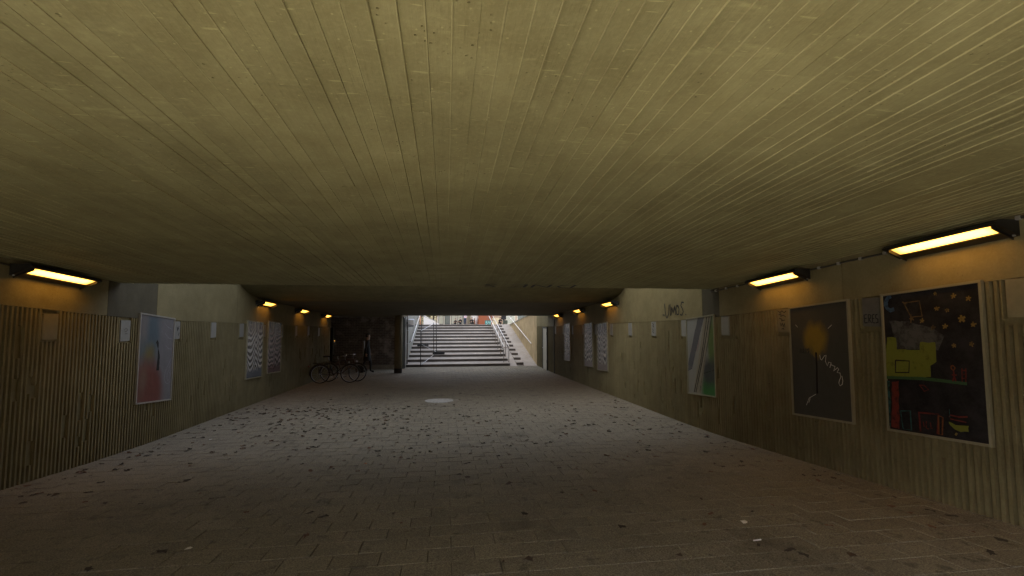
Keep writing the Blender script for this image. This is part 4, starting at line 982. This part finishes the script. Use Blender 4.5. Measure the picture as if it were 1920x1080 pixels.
mb = MB(); mb.tube([(4.55, 36.61, PZ(36.6)+.335), (4.55, 36.61, PZ(36.6)+.39), (4.70, 36.61, PZ(36.6)+.39), (4.70, 36.61, PZ(36.6)+.335)], .012, 6); mb.build('handle', M['rubber'], sc_, True)
for x in (4.49, 4.76): mb = MB(); mb.tube([(x-.015, 36.61, PZ(36.6)+.03), (x+.015, 36.61, PZ(36.6)+.03)], .03, 10); mb.build('wheel', M['rubber'], sc_)

# ------------------------------------------------------------------ bicycles
def bicycle(loc, rz, lean, label, fcol):
    B = thing('bicycle', label, 'bicycle', loc, 'bicycles parked by the left wall'); B.rotation_euler = (R_(lean), 0, R_(rz)); ORG[B.name] = Vector((0, 0, 0))
    fm = plain('bicycle_paint_'+label[:9].replace(' ', '_'), fcol, .35, .2, .1, 8)
    rw, fwh = Vector((-.52, 0, .34)), Vector((.54, 0, .34)); bb = Vector((-.06, 0, .29)); st = Vector((-.20, 0, .84)); hd = Vector((.36, 0, .86)); hb = Vector((.40, 0, .70))
    for c in (rw, fwh):
        e = bpy.data.objects.new('wheel', None); COL.objects.link(e); e.parent = B; ORG[e.name] = Vector((0, 0, 0))
        mb = MB(); mb.torus(c, (0, 1, 0), .325, .019, 32, 6); mb.build('tyre', M['rubber'], e, True)
        mb = MB(); mb.torus(c, (0, 1, 0), .300, .010, 32, 5); mb.build('rim', M['steel'], e, True)
        mb = MB(); mb.tube([c-Vector((0, .035, 0)), c+Vector((0, .035, 0))], .02, 8); mb.build('hub', M['steel'], e, True)
        mb = MB()
        for k in range(16): a = 2*math.pi*k/16; mb.tube([c+Vector((0, .02*(-1)**k, 0)), c+Vector((.298*math.cos(a), 0, .298*math.sin(a)))], .0016, 3, False)
        mb.build('spokes', M['steel'], e)
    mb = MB()
    for a, b, r in ((bb, st, .016), (bb, hb, .018), (st-Vector((-.02, 0, .06)), hd, .015), (bb, rw, .011), (st-Vector((-.02, 0, .08)), rw, .010), (hb, hd, .020)): mb.tube([a, b], r, 8)
    mb.build('frame', fm, B, True)
    mb = MB()
    for s in (-1, 1): mb.tube([hb+Vector((0, s*.03, -.01)), fwh+Vector((-.02, s*.045, .12)), fwh+Vector((0, s*.05, 0))], .011, 8)
    mb.build('fork', fm, B, True)
    mb = MB(); mb.tube([hd, hd+Vector((-.01, 0, .12)), hd+Vector((.05, 0, .16))], .013, 8); mb.tube([hd+Vector((-.12, -.28, .17)), hd+Vector((.03, -.2, .17)), hd+Vector((.05, 0, .16)), hd+Vector((.03, .2, .17)), hd+Vector((-.12, .28, .17))], .012, 8); mb.build('handlebar', M['steel'], B, True)
    for s in (-1, 1): mb = MB(); mb.tube([hd+Vector((-.06, s*.25, .17)), hd+Vector((-.17, s*.29, .17))], .017, 8); mb.build('grip', M['rubber'], B, True)
    mb = MB(); mb.tube([st, st+Vector((-.04, 0, .12))], .013, 8); mb.build('seat_post', M['steel'], B, True)
    mb = MB(); c = st+Vector((-.06, 0, .13)); mb.prism([(c.x-.14, -.085), (c.x-.10, -.10), (c.x+.02, -.05), (c.x+.14, -.018), (c.x+.15, 0), (c.x+.14, .018), (c.x+.02, .05), (c.x-.10, .10), (c.x-.14, .085)], 2, c.z, c.z+.05); mb.build('saddle', M['rubber'], B, bevel=.012)
    for c, rr in ((rw, (20, 190)), (fwh, (10, 140))):
        mb = MB(); mb.tube([c+Vector((.365*math.cos(R_(a)), 0, .365*math.sin(R_(a)))) for a in range(rr[0], rr[1], 12)], .018, 6); mb.build('mudguard', M['darkmetal'], B, True)
    mb = MB()
    for s in (-1, 1): mb.tube([st+Vector((-.02, s*.05, -.10)), rw+Vector((-.25, s*.06, .40))], .006, 6); mb.tube([rw+Vector((-.02, s*.05, 0)), rw+Vector((-.10, s*.06, .40))], .006, 6)
    for x in (-.2, -.1, 0, .1): mb.tube([rw+Vector((x, -.06, .41)), rw+Vector((x, .06, .41))], .005, 6)
    mb.build('luggage_rack', M['darkmetal'], B, True)
    mb = MB(); mb.torus(bb+Vector((0, .05, 0)), (0, 1, 0), .09, .006, 24, 5); mb.tube([bb+Vector((0, .06, 0)), bb+Vector((.12, .07, -.12))], .010, 6); mb.tube([bb-Vector((0, .06, 0)), bb+Vector((-.12, -.07, .12))], .010, 6); mb.build('crank', M['steel'], B, True)
    for s, p in ((1, bb+Vector((.12, .11, -.12))), (-1, bb+Vector((-.12, -.11, .12)))): mb = MB(); mb.box(p-Vector((.045, .035, .01)), p+Vector((.045, .035, .01))); mb.build('pedal', M['rubber'], B)
    mb = MB(); c = rw+Vector((-.385, 0, .30)); mb.box(c-Vector((.015, .03, .025)), c+Vector((.012, .03, .025))); mb.build('rear_reflector', plain('red_reflector_'+label[:5], (.30, .02, .015), .3), B)
    mb = MB(); c = hb+Vector((.06, 0, .06)); mb.tube([c, c+Vector((.06, 0, 0))], [.02, .035], 10); mb.build('headlight', M['silver'], B, True)
    return B
bicycle((-4.10, 18.25, FZ(18.25)), 4, 4, 'dark bicycle parked crosswise by the left wall, nearer one', (.03, .035, .04))
bicycle((-3.92, 18.75, FZ(18.75)), -3, -3, 'reddish dark bicycle parked behind the nearer bicycle', (.10, .025, .02))

# ------------------------------------------------------------------ plaza beyond: buildings, tent, hedge, signs
M['glass'] = plain('shop_glass', (.16, .18, .17), .08, 0, .1, 2)
M['blind'] = plain('pale_window_blind', (.42, .43, .36), .7, 0, .10, 3)
M['shopwhite'] = plain('pale_render', (.62, .60, .50), .8, 0, .05, 1)
M['cream'] = plain('cream_render', (.70, .64, .46), .8, 0, .06, 1)
M['redbrick'] = plain('orange_red_brick', (.36, .115, .055), .8, 0, .10, 5)
M['tan'] = plain('tan_wall', (.44, .33, .24), .8, 0, .08, 2)
M['teal'] = plain('teal_sign', (.02, .20, .20), .5, 0, .05, 4)
M['signwhite'] = plain('pale_teal_sign_lettering', (.45, .75, .75), .5, 0, .03, 4)
M['canvas'] = plain('white_canvas', (.78, .78, .80), .7, 0, .03, 3)
M['bluegrey'] = plain('blue_grey_frame', (.05, .05, .06), .4, .3, .1, 5)
def building(label, x0, x1, y, depth, h, wall, bays, pane, frame, sill=.0, nst=2):
    z = PZ(y); b = thing('building', label, 'building', ((x0+x1)/2, y, z))
    mb = MB(); mb.box((x0, y, z-1), (x1, y+depth, z+h)); mb.build('wall', wall, b)
    mb = MB(); mb.box((x0-.2, y-.25, z+h+.002), (x1+.2, y+depth+.2, z+h+.35)); mb.build('roof', M['raw'], b)
    for s in range(nst):
        zb = z+sill+(0.05 if s == 0 else 1.0)+s*3.3; zt = z+2.5+s*3.3
        if zt > z+h-.2: break
        wdt = (x1-x0)/bays
        for k in range(bays):
            a, c = x0+k*wdt+wdt*.08, x0+(k+1)*wdt-wdt*.08
            mb = MB(); mb.box((a, y-.04, zb), (c, y-.003, zt)); w_ = mb.build('window', frame, b)
            mb = MB(); mb.box((a+.09, y-.055, zb+.09), (c-.09, y-.041, zt-.09)); mb.build('pane', pane[(k+s) % len(pane)], w_)
    mb = MB(); mb.box((x0-.05, y-.30, z+2.75), (x1+.05, y-.005, z+3.0)); mb.build('fascia', frame, b)
    return b
YB = 84  # unseen upper storeys raised to cut sky light under the far deck
building('pale shopfront building with dark framed windows behind the stairs', gx(821, YB), gx(868, YB), YB, 14, 22, M['shopwhite'], 4, [M['blind'], M['glass'], M['blind']], M['bluegrey'], nst=6)
building('orange-red brick building behind the white railings', gx(896.5, 88), gx(948, 88), 88, 14, 24, M['redbrick'], 5, [M['redbrick'], M['redbrick']], M['redbrick'], nst=7)
building('bright cream building at the far left of the plaza', gx(768, 95), gx(818, 95), 95, 14, 20, M['cream'], 5, [M['cream'], M['blind']], M['shopwhite'], nst=6)
building('white rendered building behind the people in white', gx(866, 104), gx(900, 104), 104, 12, 27, M['canvas'], 4, [M['glass'], M['blind']], M['shopwhite'], nst=8)
building('tan rendered building above the push ramp wall', gx(946, 58), gx(1075, 58), 58, 14, 17, M['tan'], 6, [M['blind'], M['glass']], M['shopwhite'], nst=5)
sg = thing('street_sign', 'teal sign with pale number 54 in front of the brick building', 'sign', (gx(914, 60), 60, PZ(60)))
sx0, sx1, sz0, sz1 = gx(908.5, 60), gx(919.5, 60), CAMZ-.55, CAMZ+.02
mb = MB(); mb.box((sx0, 59.96, sz0), (sx1, 60, sz1)); mb.build('sign_board', M['teal'], sg)
for x in (sx0+.1, sx1-.1): mb = MB(); mb.tube([(x, 60.02, PZ(60)), (x, 60.02, sz1-.02)], .02, 8); mb.build('leg', M['steel'], sg)
def seg(lines, x0, w_, z0, h): return [[Vector((x0+w_*p[0], 59.958, z0+h*p[1])) for p in l] for l in lines]
D5 = [[(1, 1), (0, 1), (0, .55), (.8, .55), (1, .35), (1, .12), (.8, 0), (0, 0)]]; D4 = [[(.0, 1), (.0, .45), (1, .45)], [(1, 1), (1, 0)]]
for nm, d, x0 in (('numeral_five', D5, sx0+.14), ('numeral_four', D4, sx0+.46)):
    mb = MB()
    for l in seg(d, x0, .20, sz0+.10, .34): mb.ribbon(l, .07, (0, -1, 0), .003)
    mb.build(nm, M['signwhite'], sg)
cbd = thing('notice_board', 'cream notice board behind the white railings', 'board', (gx(930, 64), 64, PZ(64)))
mb = MB(); mb.box((gx(921.5, 64), 63.95, PZ(64)+.05), (gx(938.5, 64), 64, CAMZ+.34)); mb.build('panel', M['cream'], cbd)
for px in (922.5, 937.5): mb = MB(); x = gx(px, 64); mb.box((x-.04, 64.002, PZ(64)), (x+.04, 64.06, CAMZ+.40)); mb.build('post', M['tan'], cbd)
tent = thing('market_canopy', 'white sloping canopy at the left of the plaza', 'canopy', (gx(812, 66), 66, PZ(66)))
xa, xb = gx(796, 66), gx(824, 66); za, zb = CAMZ+.75, CAMZ-.52
mb = MB(); mb.add([(xa, 65, za), (xb, 65, zb), (xb, 68, zb), (xa, 68, za), (xa, 65, za-.05), (xb, 65, zb-.05), (xb, 68, zb-.05), (xa, 68, za-.05)], [(0, 1, 2, 3), (7, 6, 5, 4), (0, 4, 5, 1), (1, 5, 6, 2), (2, 6, 7, 3), (3, 7, 4, 0)]); mb.build('canvas', M['canvas'], tent)
mb = MB(); mb.add([(xa, 65.02, za-.06), (xb, 65.02, zb-.06), (xa, 65.02, zb-.06), (xa, 65.06, za-.06), (xb, 65.06, zb-.06), (xa, 65.06, zb-.06)], [(0, 1, 2), (5, 4, 3), (0, 3, 4, 1), (1, 4, 5, 2), (2, 5, 3, 0)]); mb.build('side_sheet', M['canvas'], tent)
for x, z in ((xa+.05, za-.06), (gx(801.5, 66), CAMZ+.42)): mb = MB(); mb.tube([(x, 65.1, PZ(66)), (x, 65.1, z)], .05, 8); mb.build('pole', M['tan'], tent)
lp = thing('lamp_post', 'white post in front of the pale shopfront', 'post', (gx(821.5, 70), 70, PZ(70)))
mb = MB(); mb.tube([(gx(821.5, 70), 70, PZ(70)), (gx(821.5, 70), 70, PZ(70)+4.4)], .075, 10); mb.build('pole', M['canvas'], lp, True)
mb = MB(); mb.box((gx(821.5, 70)-.2, 69.6, PZ(70)+4.4), (gx(821.5, 70)+.2, 70.2, PZ(70)+4.55)); mb.build('lamp_head', M['steel'], lp, bevel=.03)
op = thing('marker_post', 'orange and pale post near the left stair rail', 'post', (gx(789.5, 52), 52, PZ(52)))
M['opost'] = plain('orange_post', (.50, .20, .11), .6, 0, .1, 6)
mb = MB(); mb.tube([(gx(789.5, 52), 52, PZ(52)), (gx(789.5, 52), 52, PZ(52)+.95)], .055, 10); mb.build('lower_post', M['opost'], op, True)
mb = MB(); mb.tube([(gx(789.5, 52), 52, PZ(52)+.952), (gx(789.5, 52), 52, PZ(52)+2.2)], .055, 10); mb.build('upper_post', M['tan'], op, True)
# autumn trees on the plaza
def leafcards(c, rad, n, size, seed):
    r = random.Random(seed); mb = MB(); cl = [Vector((r.gauss(0, .5)*rad[0], r.gauss(0, .5)*rad[1], r.gauss(0, .5)*rad[2])) for _ in range(26)]
    for _ in range(n):
        k = r.choice(cl); p = Vector(c)+k+Vector((r.gauss(0, .16)*rad[0], r.gauss(0, .16)*rad[1], r.gauss(0, .16)*rad[2]))
        a = Vector((r.uniform(-1, 1), r.uniform(-1, 1), r.uniform(-1, 1))).normalized(); b = a.orthogonal().normalized(); s = size*r.uniform(.6, 1.3)
        mb.add([p-a*s, p+b*s*.5, p+a*s, p-b*s*.5], [(0, 1, 2, 3)], r.choice((0, 0, 1)))
    return mb
M['leafg'] = plain('green_leaves', (.055, .075, .025), .7, 0, .3, 3)
M['leafo'] = plain('autumn_leaves', (.22, .11, .03), .7, 0, .3, 3)
M['bark'] = plain('bark', (.07, .055, .04), .9, 0, .25, 8)
def tree(label, x, y, z, h, rad, seed, mats):
    t = thing('tree', label, 'tree', (x, y, z)); r = random.Random(seed); mb = MB()
    mb.tube([(x, y, z-.1), (x+.05, y, z+h*.3), (x-.05, y+.05, z+h*.6), (x, y, z+h*.9)], [.17, .14, .09, .03], 9)
    for k in range(7):
        a = r.uniform(0, 6.28); z1 = z+h*r.uniform(.25, .6); L_ = rad[0]*r.uniform(.6, 1)
        mb.tube([(x, y, z1), (x+L_*.5*math.cos(a), y+L_*.5*math.sin(a), z1+h*.14), (x+L_*math.cos(a), y+L_*math.sin(a), z1+h*.2)], [.06, .035, .012], 6)
    mb.build('trunk', M['bark'], t, True)
    leafcards((x, y, z+h*.62), rad, 4200, .13, seed).build('crown', mats, t)
tree('autumn tree behind the white canopy', gx(813, 76), 76, PZ(76), 5.2, (1.7, 1.7, 2.6), 5, [M['leafg'], M['leafo']])
tree('green shrub tree left of the canopy', gx(798, 90), 90, PZ(90), 6, (1.5, 1.5, 2.4), 6, [M['leafg'], M['leafg']])

# ------------------------------------------------------------------ unseen walls and blocks added to shape the light
ww = thing('added_wing_wall', 'added unseen brick wall cutting the entrance light on the right', 'wall', (1.4, -8, 0)); mb = MB()  # added out of view, narrows the opening to dim the right side
strip(mb, 1.4, 1.8, stations(-16, Y_IN-.002, 1), lambda y: behind(y)-.4, lambda y: max(behind(y)+.4, 3.3+(y-Y_IN)*.55)); mb.build('wall_face', M['brick'], ww)
mb = MB(); mb.box((1.802, Y_IN-.5, -.4), (RX+.4, Y_IN-.003, 3.3)); mb.build('added_return_wall', M['brick'], ww)
ww = thing('added_return_wall', 'added unseen brick wall cutting the entrance light on the left', 'wall', (-4, Y_IN, 0)); mb = MB()  # added opposite, so entrance light falls off sideways on the ceiling
mb.box((LX-.4, Y_IN-.5, -.4), (-3.7, Y_IN-.003, 3.3)); mb.build('wall_face', M['brick'], ww)
ab = thing('building', 'added unseen apartment block shading the daylight gap and stairs', 'building', (-14, 20, 3.1))  # added out of view to keep sun off the gap and stairs
mb = MB(); mb.box((-20, -4.5, 0), (-8.2, 38, 22.6)); mb.build('wall', M['cream'], ab)
mb = MB(); mb.box((-20.3, -4.8, 22.602), (-7.9, 38.3, 22.9)); mb.build('roof', M['raw'], ab)
for k in range(9):
    for s in range(5):
        mb = MB(); y = 5+k*3.6; mb.box((-8.198, y, 4.4+s*3.3), (-8.1, y+1.5, 6.0+s*3.3)); w_ = mb.build('window', M['canvas'], ab)
        mb = MB(); mb.box((-8.099, y+.1, 4.5+s*3.3), (-8.08, y+1.4, 5.9+s*3.3)); mb.build('pane', M['glass'], w_)
ab2 = thing('building', 'added unseen tall block shading the plaza from the left', 'building', (-30, 60, 1))  # second added block, its shadow covers the plaza
mb = MB(); mb.box((-40, 18, 0), (-20.5, 82, 38)); mb.build('wall', M['cream'], ab2)
mb = MB(); mb.box((-40.3, 17.7, 38.002), (-20.4, 82.3, 38.4)); mb.build('roof', M['raw'], ab2)
for k in range(10):
    for s in range(9):
        mb = MB(); y = 42+k*4; mb.box((-20.498, y, 2.6+s*3.8), (-20.4, y+1.7, 4.6+s*3.8)); w_ = mb.build('window', M['canvas'], ab2)
        mb = MB(); mb.box((-20.399, y+.1, 2.7+s*3.8), (-20.38, y+1.6, 4.5+s*3.8)); mb.build('pane', M['glass'], w_)
hb_ = thing('building', 'added unseen brick block hiding low sky behind the entrance forecourt', 'building', (0, -27, 1.6))  # added behind the camera to block low sky through the entrance
mb = MB(); mb.box((-40, -39, 1), (40, -27, 11)); mb.build('wall', M['redbrick'], hb_)
mb = MB(); mb.box((-40.3, -39.3, 11.002), (40.3, -26.7, 11.4)); mb.build('roof', M['raw'], hb_)
for k in range(16):
    for s in range(3):
        mb = MB(); x = -36+k*4.6; mb.box((x, -26.998, 2.4+s*3), (x+1.6, -26.9, 4.0+s*3)); w_ = mb.build('window', M['canvas'], hb_)
        mb = MB(); mb.box((x+.12, -26.899, 2.52+s*3), (x+1.48, -26.88, 3.88+s*3)); mb.build('pane', M['glass'], w_)

# ------------------------------------------------------------------ fallen leaves and litter
M['leaf1'] = plain('wet_brown_leaf', (.050, .030, .018), .7, 0, .3, 40)
M['leaf2'] = plain('dark_leaf', (.033, .025, .018), .8, 0, .3, 40)
M['leaf3'] = plain('rust_leaf', (.11, .05, .024), .7, 0, .3, 40)
def leaf_geo(s, r):
    pts = []; n = 9
    for k in range(n):
        a = 2*math.pi*k/n; rr = s*(1 if k % 2 == 0 else .62)*r.uniform(.75, 1.2); pts.append((rr*math.cos(a)*.6, rr*math.sin(a), abs(math.sin(a*1.5))*s*.22+.004))
    return [(0, 0, .006)]+pts, [(0, k+1, (k+1) % n+1) for k in range(n)]
LR = random.Random(77); LM_ = []
for i in range(9):
    vs, fs = leaf_geo(.055, LR); me = bpy.data.meshes.new('leaf'); me.from_pydata(vs, [], fs); me.materials.append(M['leaf%d' % (i % 3+1)]); LM_.append(me)
def spot():
    q = LR.random()
    if q < .30: return LR.gauss(-2.3, 1.7), LR.gauss(10.2, 1.5)
    if q < .37: return LR.gauss(-3.2, .6), LR.gauss(11.8, .35)
    if q < .50: return LR.gauss(.3, 2.4), LR.gauss(9.0, 1.4)
    if q < .58: return RX-.12-abs(LR.gauss(0, .35)), LR.uniform(3, 13)
    if q < .66: return LX+.12+abs(LR.gauss(0, .35)), LR.uniform(5, 13)
    return LR.uniform(-4.6, 4.6), LR.uniform(2.4, 12.5)
inds = []; mb = MB(); cnt = 0
for i in range(980):
    x, y = spot()
    if not (LX+.08 < x < RX-.08 and 2.4 < y < 15): continue
    if y < 6.6:
        if LR.random() < .62: inds.append((x, y))
        continue
    vs, fs = leaf_geo(LR.choice((.022, .028, .034, .04, .055)), LR); a = LR.uniform(0, 6.28); ca, sa = math.cos(a), math.sin(a)
    mb.add([(x+p[0]*ca-p[1]*sa, y+p[0]*sa+p[1]*ca, FZ(y+p[0]*sa+p[1]*ca)+p[2]*1.5) for p in vs], fs, LR.choice((0, 1, 1, 0, 2)))
tag(mb.build('leaf_litter', [M['leaf1'], M['leaf2'], M['leaf3']]), 'scattered dark leaf litter drifted under the daylight gap', 'leaves', kind='stuff')
for i, (x, y) in enumerate(inds):
    o = inst(LM_[i % 9], 'fallen_leaf', None, (x, y, FZ(y)+.001), (-.068, 0, LR.uniform(0, 6.28))); s = LR.uniform(.45, 1.1); o.scale = (s*LR.uniform(.7, 1.1), s, s*.7)
    tag(o, 'small fallen brown leaf lying on the near paving', 'leaf', 'fallen leaves on the near paving')
M['paper'] = plain('white_paper', (.75, .75, .74), .7, 0, .05, 20)
M['orangebit'] = plain('orange_leaf', (.35, .12, .03), .6, 0, .2, 20)
for (x, y, s, mt, nm, lab, cat) in ((-2.0, 4.11, .035, 'paper', 'paper_scrap', 'crumpled white paper scrap on the paving at lower left', 'litter'), (2.63, 3.92, .03, 'paper', 'paper_scrap', 'white paper scrap on the paving at lower right', 'litter'), (2.48, 3.53, .035, 'paper', 'cigarette_end', 'pale cigarette end on the paving at lower right', 'litter'), (-1.09, 6.8, .03, 'orangebit', 'orange_leaf', 'single bright orange leaf left of centre on the paving', 'leaf'), (-4.1, 9.0, .03, 'paper', 'paper_scrap', 'white paper scrap near the left wall under the daylight gap', 'litter')):
    mb = MB(); r = random.Random(int(abs(x)*100))
    if nm == 'cigarette_end': mb.tube([(x-.035, y, FZ(y)+.008), (x+.035, y+.006, FZ(y)+.008)], .005, 8)
    else:
        n = 8; vs = [(x, y, FZ(y)+s*.5)]
        for k in range(n): a = 2*math.pi*k/n; rr = s*r.uniform(.6, 1.2); vs.append((x+rr*math.cos(a), y+rr*math.sin(a), FZ(y)+r.uniform(.002, s*.4)))
        mb.add(vs, [(0, k+1, (k+1) % n+1) for k in range(n)])
    tag(mb.build(nm, M[mt], org=(x, y, FZ(y))), lab, cat)
